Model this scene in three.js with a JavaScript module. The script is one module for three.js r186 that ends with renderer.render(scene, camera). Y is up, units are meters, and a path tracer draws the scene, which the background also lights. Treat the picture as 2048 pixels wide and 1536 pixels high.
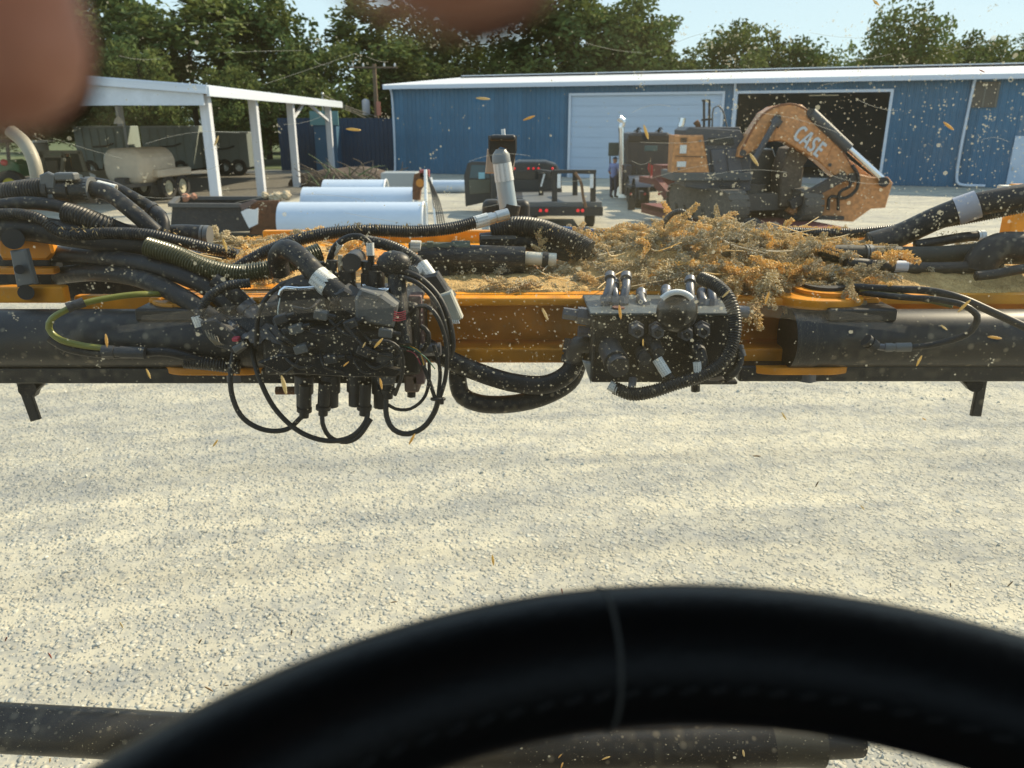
import * as THREE from 'three';
import { mergeGeometries, toCreasedNormals } from 'three/addons/utils/BufferGeometryUtils.js';
import { RoundedBoxGeometry } from 'three/addons/geometries/RoundedBoxGeometry.js';
import { MarchingCubes } from 'three/addons/objects/MarchingCubes.js';
import { FontLoader } from 'three/addons/loaders/FontLoader.js';
import { TextGeometry } from 'three/addons/geometries/TextGeometry.js';

// ---------------------------------------------------------------- camera, sky, sun, exposure
const EYE = 3.2, FPX = 1560, PITCH = 18.53 * Math.PI / 180;   // eye height in the cab, focal length in photo pixels, downward tilt
const scene = new THREE.Scene();
const camera = new THREE.PerspectiveCamera(2 * Math.atan(768 / FPX) * 180 / Math.PI, 4 / 3, 0.008, 900);
camera.position.set(0, EYE, 0);
camera.rotation.x = -PITCH;
camera.focus = 1.5;
camera.userData.fStop = 8.2;
camera.updateMatrixWorld(true);

const SUN = new THREE.Vector3(1.0, 0.92, -0.70).normalize();
{
  const w = 512, h = 256, data = new Float32Array(w * h * 4), d = new THREE.Vector3();
  for (let j = 0; j < h; j++) for (let i = 0; i < w; i++) {
    const el = ((j + 0.5) / h - 0.5) * Math.PI, az = ((i + 0.5) / w - 0.5) * 2 * Math.PI;
    d.set(Math.cos(el) * Math.cos(az), Math.sin(el), Math.cos(el) * Math.sin(az));
    const up = Math.max(0, d.y), k = Math.pow(1 - up, 4), glow = Math.pow(Math.max(0, d.dot(SUN)), 10);
    const o = (j * w + i) * 4;
    data[o] = 0.34 + 0.20 * k + 0.30 * glow;
    data[o + 1] = 0.48 + 0.19 * k + 0.26 * glow;
    data[o + 2] = 0.64 + 0.02 * k + 0.17 * glow;
    data[o + 3] = 1;
  }
  const sky = new THREE.DataTexture(data, w, h, THREE.RGBAFormat, THREE.FloatType);
  sky.mapping = THREE.EquirectangularReflectionMapping;
  sky.magFilter = sky.minFilter = THREE.LinearFilter;
  sky.needsUpdate = true;
  scene.background = sky;
  scene.environment = sky;
}
const sun = new THREE.DirectionalLight(new THREE.Color().setRGB(1, 0.84, 0.59), 4.7);
sun.name = 'sun';
sun.position.copy(SUN).multiplyScalar(120);
sun.castShadow = true;
sun.shadow.mapSize.set(4096, 4096);
Object.assign(sun.shadow.camera, { left: -70, right: 70, top: 70, bottom: -70, near: 1, far: 320 });
scene.add(sun, sun.target);
const renderer = new THREE.WebGLRenderer({ antialias: true });
renderer.toneMapping = THREE.LinearToneMapping;
renderer.toneMappingExposure = 1.6;
renderer.shadowMap.enabled = true;

// ---------------------------------------------------------------- helpers
let seed = 20240607;
const rnd = () => { seed |= 0; seed = seed + 0x6D2B79F5 | 0; let t = Math.imul(seed ^ seed >>> 15, 1 | seed); t = t + Math.imul(t ^ t >>> 7, 61 | t) ^ t; return ((t ^ t >>> 14) >>> 0) / 4294967296; };
const rr = (a, b) => a + (b - a) * rnd();
const V = (x, y, z) => new THREE.Vector3(x, y, z);
const cp = Math.cos(PITCH), sp = Math.sin(PITCH);
// sight line through a pixel of the 2048 x 1536 photograph; used once, to measure where things stand
const ray = (px, py) => { const x = (px - 1024) / FPX, y = -(py - 768) / FPX; return V(x, y * cp - sp, -y * sp - cp); };
const Z = (px, py, d) => { const r = ray(px, py), t = d / -r.z; return r.multiplyScalar(t).add(camera.position); };      // at a distance ahead of the eye
const G = (px, py, h = 0) => { const r = ray(px, py), t = (EYE - h) / -r.y; return r.multiplyScalar(t).add(camera.position); }; // at a height
const R = (px, n, py, d) => { const r = ray(px, py); return n * (d / -r.z) / FPX; };                                            // n pixels in metres there
function hash(x, y) { let h = Math.imul(x | 0, 374761393) + Math.imul(y | 0, 668265263); h = Math.imul(h ^ h >>> 13, 1274126177); return ((h ^ h >>> 16) >>> 0) / 4294967296; }
function vnoise(x, y, wrap = 0) {
  const xi = Math.floor(x), yi = Math.floor(y), fx = x - xi, fy = y - yi, u = fx * fx * (3 - 2 * fx), v = fy * fy * (3 - 2 * fy);
  const m = (a) => wrap ? ((a % wrap) + wrap) % wrap : a;
  const a = hash(m(xi), m(yi)), b = hash(m(xi + 1), m(yi)), c = hash(m(xi), m(yi + 1)), d = hash(m(xi + 1), m(yi + 1));
  return a + (b - a) * u + (c - a) * v + (a - b - c + d) * u * v;
}
const fbm = (x, y, o = 4) => { let s = 0, a = 0.5; for (let i = 0; i < o; i++) { s += a * vnoise(x, y); x *= 2.03; y *= 2.03; a *= 0.5; } return s / (1 - Math.pow(0.5, o)); };

const names = new Map();
const numbered = (n) => { const k = names.get(n) || 0; names.set(n, k + 1); return k ? `${n}_${String(k).padStart(3, '0')}` : n; };
const pending = [];
function thing(name, label, category, group) {
  const g = new THREE.Group(); g.name = numbered(name); g.userData = { label, category };
  if (group) g.userData.group = group;
  scene.add(g); pending.push(g); return g;
}
const flat = (g) => { g = g.index ? g.toNonIndexed() : g; for (const k of Object.keys(g.attributes)) if (!['position', 'normal', 'uv'].includes(k)) g.deleteAttribute(k); if (!g.attributes.normal) g.computeVertexNormals(); if (!g.attributes.uv) g.setAttribute('uv', new THREE.BufferAttribute(new Float32Array(g.attributes.position.count * 2), 2)); return g; };
const join = (gs) => Array.isArray(gs) ? (gs.length === 1 ? gs[0] : mergeGeometries(gs.map(flat))) : gs;
function mesh(name, gs, mat) { const m = new THREE.Mesh(join(gs), mat); m.name = name; m.castShadow = m.receiveShadow = true; return m; }
function part(parent, name, gs, mat, label) { const m = mesh(name, gs, mat); if (label) m.userData.label = label; parent.add(m); return m; }
function solo(name, label, category, gs, mat, group) { const m = mesh(numbered(name), gs, mat); m.userData = { label, category }; if (group) m.userData.group = group; rebase(m); scene.add(m); return m; }
function structure(name, gs, mat) { const m = mesh(numbered(name), gs, mat); m.userData = { kind: 'structure' }; scene.add(m); return m; }
function rebase(m) { m.geometry.computeBoundingBox(); const b = m.geometry.boundingBox, c = V((b.min.x + b.max.x) / 2, b.min.y, (b.min.z + b.max.z) / 2); m.geometry.translate(-c.x, -c.y, -c.z); m.position.add(c); }
function settle() { // move every group's origin to the base of the thing
  for (const g of pending) {
    g.updateMatrixWorld(true);
    if (g.position.lengthSq() || g.rotation.y) continue;
    const b = new THREE.Box3().setFromObject(g), c = V((b.min.x + b.max.x) / 2, b.min.y, (b.min.z + b.max.z) / 2);
    g.position.copy(c); for (const k of g.children) k.position.sub(c);
  }
}
const M4 = (p, rx = 0, ry = 0, rz = 0, s = 1) => new THREE.Matrix4().compose(p, new THREE.Quaternion().setFromEuler(new THREE.Euler(rx, ry, rz)), V(s, s, s));
const at = (g, x, y, z, rx = 0, ry = 0, rz = 0) => g.applyMatrix4(M4(V(x, y, z), rx, ry, rz));
const box = (w, h, d, x = 0, y = 0, z = 0, rx = 0, ry = 0, rz = 0) => at(new THREE.BoxGeometry(w, h, d), x, y, z, rx, ry, rz);
const rbox = (w, h, d, r, x = 0, y = 0, z = 0, rx = 0, ry = 0, rz = 0) => at(new RoundedBoxGeometry(w, h, d, 2, Math.min(r, w / 2.1, h / 2.1, d / 2.1)), x, y, z, rx, ry, rz);
const UPV = V(0, 1, 0);
function rod(a, b, r1, r2 = r1, n = 12, open = false) { const d = b.clone().sub(a), g = new THREE.CylinderGeometry(r2, r1, d.length(), n, 1, open); g.applyQuaternion(new THREE.Quaternion().setFromUnitVectors(UPV, d.clone().normalize())); const c = a.clone().add(b).multiplyScalar(0.5); return g.translate(c.x, c.y, c.z); }
function beamBox(a, b, w, h) { // box beam between two points
  const d = b.clone().sub(a), L = d.length(), g = new THREE.BoxGeometry(w, h, L), m = new THREE.Matrix4().lookAt(a, b, Math.abs(d.y) > 0.95 * L ? V(1, 0, 0) : UPV);
  g.applyMatrix4(m); const c = a.clone().add(b).multiplyScalar(0.5); return g.translate(c.x, c.y, c.z);
}
function lathe(profile, a, b, n = 16) { // profile: [share along a->b, radius]
  const d = b.clone().sub(a), L = d.length(), g = new THREE.LatheGeometry(profile.map(([s, r]) => new THREE.Vector2(Math.max(r, 1e-5), s * L)), n);
  g.applyQuaternion(new THREE.Quaternion().setFromUnitVectors(UPV, d.normalize())); return g.translate(a.x, a.y, a.z);
}
const steps = (list) => { const o = [[list[0][0], 0]]; for (let i = 0; i < list.length; i++) { const [s0, s1, r] = list[i]; o.push([s0, r], [s1, r]); } o.push([list.at(-1)[1], 0]); return o; };
const turned = (list, a, b, n = 16) => toCreasedNormals(flat(lathe(steps(list), a, b, n)), 0.6);
function sweep(pts, radius, { rad = 10, per = 0.02, rib = 0, depth = 0.12, closed = false } = {}) {
  const curve = new THREE.CatmullRomCurve3(pts, closed, 'centripetal'), L = curve.getLength();
  const n = rib ? Math.max(8, Math.round(L / rib) * 4) : Math.max(6, Math.round(L / per));
  const P = curve.getSpacedPoints(n), fr = curve.computeFrenetFrames(n, closed), pos = [], nor = [], uv = [], idx = [];
  const rf = typeof radius === 'function' ? radius : () => radius;
  for (let i = 0; i <= n; i++) {
    let r = rf(i / n); if (rib) r *= (i % 4 < 2 ? 1 : 1 - depth);
    for (let j = 0; j <= rad; j++) { const a = j / rad * 2 * Math.PI, c = Math.cos(a), s = Math.sin(a), N = fr.normals[i], B = fr.binormals[i]; const nx = c * N.x + s * B.x, ny = c * N.y + s * B.y, nz = c * N.z + s * B.z; pos.push(P[i].x + r * nx, P[i].y + r * ny, P[i].z + r * nz); nor.push(nx, ny, nz); uv.push(a * r, i / n * L); }
  }
  for (let i = 0; i < n; i++) for (let j = 0; j < rad; j++) { const a = i * (rad + 1) + j, b = a + rad + 1; idx.push(a, a + 1, b, b, a + 1, b + 1); }
  if (!closed) for (const [i, dir] of [[0, 1], [n, -1]]) { const c = pos.length / 3, T = fr.tangents[i]; pos.push(P[i].x, P[i].y, P[i].z); nor.push(-dir * T.x, -dir * T.y, -dir * T.z); uv.push(0, 0); for (let j = 0; j < rad; j++) { const a = i * (rad + 1) + j; dir > 0 ? idx.push(c, a + 1, a) : idx.push(c, a, a + 1); } }
  const g = new THREE.BufferGeometry(); g.setAttribute('position', new THREE.Float32BufferAttribute(pos, 3)); g.setAttribute('normal', new THREE.Float32BufferAttribute(nor, 3)); g.setAttribute('uv', new THREE.Float32BufferAttribute(uv, 2)); g.setIndex(idx);
  if (rib) g.computeVertexNormals();
  return g;
}
function slab(points, thick, bevel = 0) { // outline in x, y -> solid of the given thickness centred on z = 0
  const g = new THREE.ExtrudeGeometry(new THREE.Shape(points.map((p) => new THREE.Vector2(p[0], p[1]))), { depth: thick - 2 * bevel, bevelEnabled: bevel > 0, bevelSize: bevel, bevelThickness: bevel, bevelSegments: 1 });
  return g.translate(0, 0, -thick / 2 + bevel);
}
function stadium(x0, x1, z, r, y0, y1, b = 0.004) { // flat bar with rounded ends, lying level
  const sh = new THREE.Shape(); sh.absarc(x1, z, r - b, -Math.PI / 2, Math.PI / 2); sh.absarc(x0, z, r - b, Math.PI / 2, 1.5 * Math.PI);
  const g = new THREE.ExtrudeGeometry(sh, { depth: y1 - y0 - 2 * b, bevelEnabled: true, bevelSize: b, bevelThickness: b, bevelSegments: 2, curveSegments: 14 });
  return g.rotateX(Math.PI / 2).translate(0, y1 - b, 0);
}
function meters(g, s = 1) { // uv in metres from the dominant plane of each face
  g = flat(g); const p = g.attributes.position, n = g.attributes.normal, uv = new Float32Array(p.count * 2);
  for (let i = 0; i < p.count; i++) { const ax = Math.abs(n.getX(i)), ay = Math.abs(n.getY(i)), az = Math.abs(n.getZ(i)); const [u, v] = ay >= ax && ay >= az ? [p.getX(i), p.getZ(i)] : ax >= az ? [p.getZ(i), p.getY(i)] : [p.getX(i), p.getY(i)]; uv[2 * i] = u * s; uv[2 * i + 1] = v * s; }
  g.setAttribute('uv', new THREE.BufferAttribute(uv, 2)); return g;
}
// textures and materials
function tex(w, h, fn, srgb = false) {
  const data = new Uint8Array(w * h * 4);
  for (let y = 0; y < h; y++) for (let x = 0; x < w; x++) { const c = fn(x, y), o = (y * w + x) * 4; for (let k = 0; k < 3; k++) data[o + k] = Math.max(0, Math.min(255, Math.round(255 * (typeof c === 'number' ? c : c[k])))); data[o + 3] = typeof c !== 'number' && c.length > 3 ? Math.round(255 * c[3]) : 255; }
  const t = new THREE.DataTexture(data, w, h); t.wrapS = t.wrapT = THREE.RepeatWrapping; t.magFilter = t.minFilter = THREE.LinearFilter; if (srgb) t.colorSpace = THREE.SRGBColorSpace; t.needsUpdate = true; return t;
}
const rep = (t, s) => { const c = t.clone(); c.repeat.set(s, s); c.needsUpdate = true; return c; };
const lin = (r, g, b) => new THREE.Color().setRGB(r, g, b);
const mat = (r, g, b, rough = 0.6, more = {}) => new THREE.MeshStandardMaterial({ color: lin(r, g, b), roughness: rough, ...more });
const wn = (x, y, s, w) => vnoise(x / w * s, y / w * s, s);
// wear: 0.6..1 multiplier with grain and scattered pale dust specks
const wearT = tex(512, 512, (x, y) => { const v = 0.78 + 0.22 * (0.5 * wn(x, y, 8, 512) + 0.3 * wn(x, y, 32, 512) + 0.2 * wn(x, y, 128, 512)); return v; });
const dustMask = (() => { // splashes and specks of dried dust
  const w = 512, a = new Float32Array(w * w);
  for (let k = 0; k < 520; k++) { const cx = rnd() * w, cy = rnd() * w, r = rnd() < 0.85 ? rr(0.8, 3) : rr(3, 8), s = rr(0.3, 1); for (let y = -9; y <= 9; y++) for (let x = -9; x <= 9; x++) { const q = Math.hypot(x, y) / r; if (q < 1) { const i = ((Math.floor(cy) + y + w) % w) * w + (Math.floor(cx) + x + w) % w; a[i] = Math.max(a[i], s * (1 - q * q)); } } }
  return (x, y) => Math.min(1, a[y * w + x] + 0.25 * Math.max(0, wn(x, y, 6, w) * wn(x, y, 40, w) * 2 - 0.55));
})();
const dusty = (r, g, b, amount = 0.6, dust = [0.36, 0.30, 0.2]) => tex(512, 512, (x, y) => { const m = dustMask(x, y) * amount, v = 0.7 + 0.5 * wn(x, y, 24, 512); const c = [r, g, b].map((q, k) => q * v * (1 - m) + dust[k] * m); return c.map((q) => Math.pow(q, 1 / 2.2)); }, true);
const blackT = rep(dusty(0.010, 0.0115, 0.0145), 2.5), steelT = rep(dusty(0.012, 0.0135, 0.016, 0.45), 1.6);
const bumpT = tex(256, 256, (x, y) => 0.5 * wn(x, y, 16, 256) + 0.5 * wn(x, y, 64, 256));
const M = {
  rubber: new THREE.MeshPhysicalMaterial({ map: blackT, roughness: 0.46, specularIntensity: 0.6 }),
  conduit: new THREE.MeshPhysicalMaterial({ map: blackT, roughness: 0.42, specularIntensity: 0.7 }),
  steel: new THREE.MeshPhysicalMaterial({ map: steelT, roughness: 0.4, specularIntensity: 0.6, clearcoat: 0.06, clearcoatRoughness: 0.3 }),
  black: mat(0.012, 0.013, 0.015, 0.55),
  plastic: mat(0.03, 0.032, 0.036, 0.5),
  greyplastic: mat(0.11, 0.115, 0.115, 0.5),
  greyfit: mat(0.12, 0.125, 0.14, 0.4, { metalness: 0.35 }),
  chrome: mat(0.72, 0.73, 0.75, 0.14, { metalness: 1 }),
  zinc: mat(0.5, 0.5, 0.48, 0.38, { metalness: 0.8 }),
  yellow: new THREE.MeshPhysicalMaterial({ map: rep(dusty(0.70, 0.27, 0.008, 0.28, [0.42, 0.33, 0.2]), 1.2), roughness: 0.42, specularIntensity: 0.6, clearcoat: 0.12, clearcoatRoughness: 0.3 }),
  label: null, white: mat(0.72, 0.73, 0.72, 0.5),
  whitePaint: new THREE.MeshStandardMaterial({ color: lin(0.74, 0.75, 0.76), roughness: 0.45, map: rep(wearT, 0.5) }),
  tyre: mat(0.022, 0.022, 0.023, 0.85), darkglass: new THREE.MeshPhysicalMaterial({ color: lin(0.02, 0.025, 0.028), roughness: 0.08 }),
  red: mat(0.22, 0.025, 0.02, 0.55), redlamp: mat(0.55, 0.02, 0.02, 0.25, { emissive: lin(0.5, 0.01, 0.015), emissiveIntensity: 0.6 }),
  rust: new THREE.MeshStandardMaterial({ map: rep(dusty(0.13, 0.055, 0.025, 0.8, [0.3, 0.13, 0.05]), 0.6), roughness: 0.9 }),
  wood: mat(0.16, 0.11, 0.07, 0.9),
};
{ // printed sticker: white with small dark type and bars
  const c = document.createElement('canvas'); c.width = 128; c.height = 128; const x = c.getContext('2d'); x.fillStyle = '#dcdcd6'; x.fillRect(0, 0, 128, 128); x.fillStyle = '#33363a';
  for (let i = 0; i < 26; i++) { const h = rr(2, 5); x.fillRect(rr(4, 40), 6 + i * 4.6, rr(10, 70), h > 4 ? 2.6 : 1.2); }
  const t = new THREE.CanvasTexture(c); t.colorSpace = THREE.SRGBColorSpace; t.wrapS = t.wrapT = THREE.RepeatWrapping; t.repeat.set(12, 12); M.label = new THREE.MeshStandardMaterial({ map: t, roughness: 0.55 });
}
// ---------------------------------------------------------------- ground
{
  const w = 2048, hgt = new Float32Array(w * w), col = new Float32Array(w * w * 3);
  for (let y = 0; y < w; y++) for (let x = 0; x < w; x++) { const i = y * w + x, f = 0.5 * wn(x, y, 32, w) + 0.3 * wn(x, y, 128, w) + 0.2 * wn(x, y, 512, w); hgt[i] = 0.25 * f; const m = 0.4 * wn(x, y, 60, w) + 0.35 * wn(x, y, 150, w) + 0.25 * wn(x, y, 330, w), b = Math.min(1, Math.max(0, (0.55 - m) * 5)), v = 0.80 + 0.24 * f; col[3 * i] = (0.98 - 0.24 * b) * v; col[3 * i + 1] = (0.95 - 0.20 * b) * v; col[3 * i + 2] = (0.86 - 0.11 * b) * v; }
  for (let k = 0; k < 52000; k++) {
    const cx = rnd() * w, cy = rnd() * w, r = rnd() < 0.82 ? rr(1.2, 3.6) : rr(3.6, 8), e = rr(0.6, 1), a = rnd() * 6.28, tone = rr(0.66, 1.05), blue = rnd() < 0.45 ? rr(0, 0.12) : 0, ca = Math.cos(a), sa = Math.sin(a), top = rr(0.4, 1) * Math.min(1, r / 6);
    for (let y = -9; y <= 9; y++) for (let x = -9; x <= 9; x++) { const q = Math.hypot((x * ca + y * sa) / r, (-x * sa + y * ca) / (r * e)); if (q < 1) { const i = ((Math.floor(cy) + y + w) % w) * w + (Math.floor(cx) + x + w) % w, h = 0.2 + top * Math.sqrt(1 - q * q); if (h > hgt[i]) { hgt[i] = h; col[3 * i] = tone * (1 - blue); col[3 * i + 1] = tone * (0.985 - 0.5 * blue); col[3 * i + 2] = tone * (0.93 + 0.1 * blue); } } }
  }
  const s = (v) => Math.pow(Math.max(0, Math.min(1, v)), 1 / 2.2);
  const cmap = tex(w, w, (x, y) => { const i = 3 * (y * w + x); return [s(col[i]), s(col[i + 1]), s(col[i + 2])]; }, true), bmap = tex(w, w, (x, y) => hgt[y * w + x]);
  const gm = new THREE.MeshStandardMaterial({ map: cmap, bumpMap: bmap, bumpScale: 0.018, roughness: 0.95, vertexColors: true });
  const NX = 380, NZ = 820, pos = [], colr = [], uv = [], idx = [];
  const warp = (t, a, b) => Math.sign(t) * (a * Math.abs(t) + b * Math.pow(Math.abs(t), 4));
  for (let j = 0; j <= NZ; j++) for (let i = 0; i <= NX; i++) {
    const x = warp(i / NX * 2 - 1, 34, 366), z = -12 + warp(j / NZ * 2 - 1, 30, 370), near = Math.hypot(x, z + 8) < 70;
    const flatNear = 0.012 * (fbm(x * 1.3, z * 1.3, 3) - 0.5) + 0.03 * (fbm(x * 0.25 + 7, z * 0.25, 2) - 0.5);
    pos.push(x, near ? flatNear : 0, z); uv.push(x / 6.2, z / 6.2);
    // streaks of raked and driven-over gravel: paler fines, blue-grey stone
    const t = fbm(x * 0.45 + 0.5 * fbm(x * 0.6, z * 0.6, 2), z * 2.1 + x * 0.25, 4), u = fbm(x * 1.9 + 11 - z * 0.4, z * 4.6 + 4, 4), k = Math.min(1, Math.max(0, (0.55 * t + 0.45 * u - 0.36) * 4.2));
    const rad = Math.hypot(x - 5, z - 26), ang = Math.atan2(x - 5, 26 - z) * 30, rake = fbm(rad * 5.5 + 0.3 * fbm(x, z, 2), ang * 0.55, 3), rad2 = Math.hypot(x - 2, z - 24), rut = (c, wdt) => Math.exp(-Math.pow((rad2 - c + 0.25 * fbm(x * 0.8, z * 0.8, 2)) / wdt, 2)), track = rut(29.6, 0.13) + rut(31.4, 0.14) + rut(34.2, 0.15) + rut(36.1, 0.16) + rut(40.5, 0.22), kk = Math.min(1, Math.max(0, 0.55 * k + 0.45 * (rake - 0.3) * 2.4)); const grass = z < -58 || x > 42 ? 1 : 0, asph = (z < -33 && x < -9.5) ? 1 : 0;
    const c = grass ? [0.10, 0.13, 0.045] : asph ? [0.16, 0.155, 0.145] : [0.33 + 0.22 * kk, 0.33 + 0.185 * kk, 0.312 + 0.11 * kk].map((q) => q * (1 - 0.15 * Math.min(1, track) * (0.2 + u)));
    colr.push(...c);
  }
  for (let j = 0; j < NZ; j++) for (let i = 0; i < NX; i++) { const a = j * (NX + 1) + i, b = a + NX + 1; idx.push(a, b, a + 1, b, b + 1, a + 1); }
  const g = new THREE.BufferGeometry(); g.setAttribute('position', new THREE.Float32BufferAttribute(pos, 3)); g.setAttribute('color', new THREE.Float32BufferAttribute(colr, 3)); g.setAttribute('uv', new THREE.Float32BufferAttribute(uv, 2)); g.setIndex(idx); g.computeVertexNormals();
  structure('gravel_ground', g, gm);
  // loose stones lying on the yard
  const stone = new THREE.IcosahedronGeometry(1, 1); { const p = stone.attributes.position; for (let i = 0; i < p.count; i++) { const x = p.getX(i), y = p.getY(i), z = p.getZ(i), n = 0.72 + 0.5 * hash(Math.round(x * 50), Math.round(y * 50) * 7 + Math.round(z * 50) * 13); p.setXYZ(i, x * n, y * n * 0.75, z * n); } stone.computeVertexNormals(); }
  const N = 38000, im = new THREE.InstancedMesh(stone, mat(0.46, 0.435, 0.38, 0.92), N), q = new THREE.Quaternion(), e = new THREE.Euler(), c = new THREE.Color();
  for (let k = 0; k < N; k++) {
    const d = 2.6 + 15 * Math.pow(rnd(), 1.5), x = rr(-1, 1) * (1.2 + d * 0.78), band = fbm(x * 0.5 + 3, d * 1.4, 3), r = (rnd() < 0.93 ? rr(0.0025, 0.006) : rr(0.006, 0.014)) * (band > 0.55 ? 1.2 : 0.75);
    im.setMatrixAt(k, new THREE.Matrix4().compose(V(x, r * 0.25, -d), q.setFromEuler(e.set(rnd() * 6, rnd() * 6, rnd() * 6)), V(r * rr(0.8, 1.4), r, r * rr(0.8, 1.3))));
    const t = rr(0.75, 1.25), b = rnd() < 0.4 ? rr(0, 0.1) : 0; im.setColorAt(k, c.setRGB(t * (1 - b), t * (1 - 0.4 * b), t * (0.96 + 0.2 * b)));
  }
  im.name = 'loose_gravel'; im.userData = { kind: 'stuff', label: 'loose pale gravel stones scattered over the yard', category: 'gravel' }; im.castShadow = im.receiveShadow = true; scene.add(im);
}
// ---------------------------------------------------------------- blue metal shop
const blueMetal = new THREE.MeshStandardMaterial({ color: lin(0.044, 0.145, 0.245), roughness: 0.5, map: rep(wearT, 0.3) });
const navyMetal = new THREE.MeshStandardMaterial({ color: lin(0.013, 0.045, 0.095), roughness: 0.55, map: rep(wearT, 0.3) });
const trimWhite = new THREE.MeshStandardMaterial({ color: lin(0.62, 0.68, 0.76), roughness: 0.45, map: rep(wearT, 0.4) });
function ribPanel(width, ribs) { // metal sheet, unit height, ribs standing proud of +z
  const prof = [], p = width / ribs; for (let k = 0; k < ribs; k++) { const x = k * p; prof.push([x, 0], [x + p * 0.62, 0], [x + p * 0.70, 0.032], [x + p * 0.92, 0.032]); } prof.push([width, 0]);
  const pos = [], uv = [], push = (a, b) => { for (const [q, y] of [[a, 0], [b, 0], [b, 1], [a, 0], [b, 1], [a, 1]]) { pos.push(q[0], y, q[1]); uv.push(q[0], y * 5); } };
  for (let k = 0; k + 1 < prof.length; k++) push(prof[k], prof[k + 1]);
  const g = new THREE.BufferGeometry(); g.setAttribute('position', new THREE.Float32BufferAttribute(pos, 3)); g.setAttribute('uv', new THREE.Float32BufferAttribute(uv, 2)); g.computeVertexNormals(); return g;
}
const shopA = Z(786, 300, 54).setY(0), shopB = Z(1938, 300, 41.7).setY(0), shopU = shopB.clone().sub(shopA).normalize(), shopN = V(-shopU.z, 0, shopU.x); if (shopN.z < 0) shopN.negate();
const onShop = (px, py) => { const r = ray(px, py), t = shopA.clone().sub(camera.position).dot(shopN) / r.dot(shopN), p = r.multiplyScalar(t).add(camera.position); return [p.clone().sub(shopA).dot(shopU), p.y]; };
{
  const shop = thing('metal_shop_building', 'long blue ribbed metal workshop with white roof edge and two big doors', 'building');
  shop.position.copy(shopA); shop.rotation.y = Math.atan2(-shopU.z, shopU.x);
  const LEN = 46, EAVE = 5.35, [d1a, d1t] = onShop(1143, 192), [d1b] = onShop(1445, 192), [d2a, d2t] = onShop(1476, 187), [d2b] = onShop(1781, 187), top = (d1t + d2t) / 2;
  const wall = part(shop, 'front_wall', box(LEN, 0.3, 0.12, LEN / 2, 0.15, -0.12), mat(0.3, 0.3, 0.3, 0.9), 'concrete footing strip of the ribbed front wall');
  const panel = ribPanel(0.914, 3), blues = [1, 0.93, 1.08].map((q) => { const m = blueMetal.clone(); m.color.multiplyScalar(q); return m; });
  for (let x = 0; x < LEN; x += 0.914) {
    const inDoor = [[d1a, d1b], [d2a, d2b]].find(([a, b]) => x + 0.914 > a && x < b);
    const add = (y0, y1, x0 = x, wdt = 0.914) => { const m = part(wall, 'wall_panel', panel, blues[Math.floor(rnd() * 3)]); m.position.set(x0, y0, -0.04); m.scale.set(wdt / 0.914, y1 - y0, 1); };
    if (!inDoor) add(0.02, EAVE); else { const [a, b] = inDoor; add(top, EAVE); if (x < a) add(0.02, top, x, a - x); if (x + 0.914 > b) add(0.02, top, b, x + 0.914 - b); }
  }
  part(shop, 'left_end_wall', box(0.1, EAVE, 17, 0, EAVE / 2, -8.65), blueMetal);
  part(shop, 'right_end_wall', box(0.1, EAVE, 17, LEN, EAVE / 2, -8.65), blueMetal);
  part(shop, 'rear_wall', box(LEN, EAVE, 0.1, LEN / 2, EAVE / 2, -17.2), blueMetal);
  part(shop, 'floor_slab', box(LEN - 0.2, 0.04, 16.8, LEN / 2, 0.03, -8.6), mat(0.2, 0.2, 0.19, 0.9));
  const pitch = Math.atan2(1, 12), run = 12;
  const roof = part(shop, 'roof', [box(LEN + 0.6, 0.06, run / Math.cos(pitch), LEN / 2, EAVE + 0.1 + Math.tan(pitch) * run / 2, 0.35 - run / 2, pitch), box(LEN + 0.6, 0.06, 8, LEN / 2, EAVE + 0.1 + Math.tan(pitch) * run * 0.85, 0.35 - run - 3.9, -pitch)], M.whitePaint);
  part(roof, 'gutter', [box(LEN + 0.6, 0.2, 0.14, LEN / 2, EAVE - 0.02, 0.36), box(0.08, 0.24, 12, -0.3, EAVE + 0.55, -5.6, pitch)], trimWhite);
  const frame = (a, b) => [box(0.14, top, 0.14, a - 0.07, top / 2, 0.02), box(0.14, top, 0.14, b + 0.07, top / 2, 0.02), box(b - a + 0.28, 0.14, 0.14, (a + b) / 2, top + 0.07, 0.02)];
  const od = part(shop, 'overhead_door', frame(d1a, d1b), trimWhite, 'closed white sectional overhead door');
  const doorWhite = new THREE.MeshStandardMaterial({ color: lin(0.46, 0.57, 0.70), roughness: 0.5, map: rep(wearT, 0.35) });
  for (let k = 0; k < 8; k++) part(od, 'door_section', rbox(d1b - d1a, top / 8 - 0.005, 0.05, 0.005, (d1a + d1b) / 2, (k + 0.5) * top / 8, -0.06), doorWhite);
  part(shop, 'door_opening', frame(d2a, d2b), trimWhite, 'trim round the open dark doorway');
  for (const px of [789, 1463, 1929]) {
    const [x] = onShop(px, 270), pts = px > 1900 ? [V(x, EAVE - 0.1, 0.3), V(x, EAVE - 0.4, 0.12), V(x, 0.35, 0.12), V(x + 0.12, 0.18, 0.14), V(x + 1.3, 0.12, 0.3)] : [V(x, EAVE - 0.1, 0.3), V(x, EAVE - 0.4, 0.12), V(x, 0.35, 0.12), V(x, 0.1, 0.2)];
    part(shop, 'downspout', sweep(pts, 0.075, { rad: 6, per: 0.15 }), trimWhite);
  }
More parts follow.
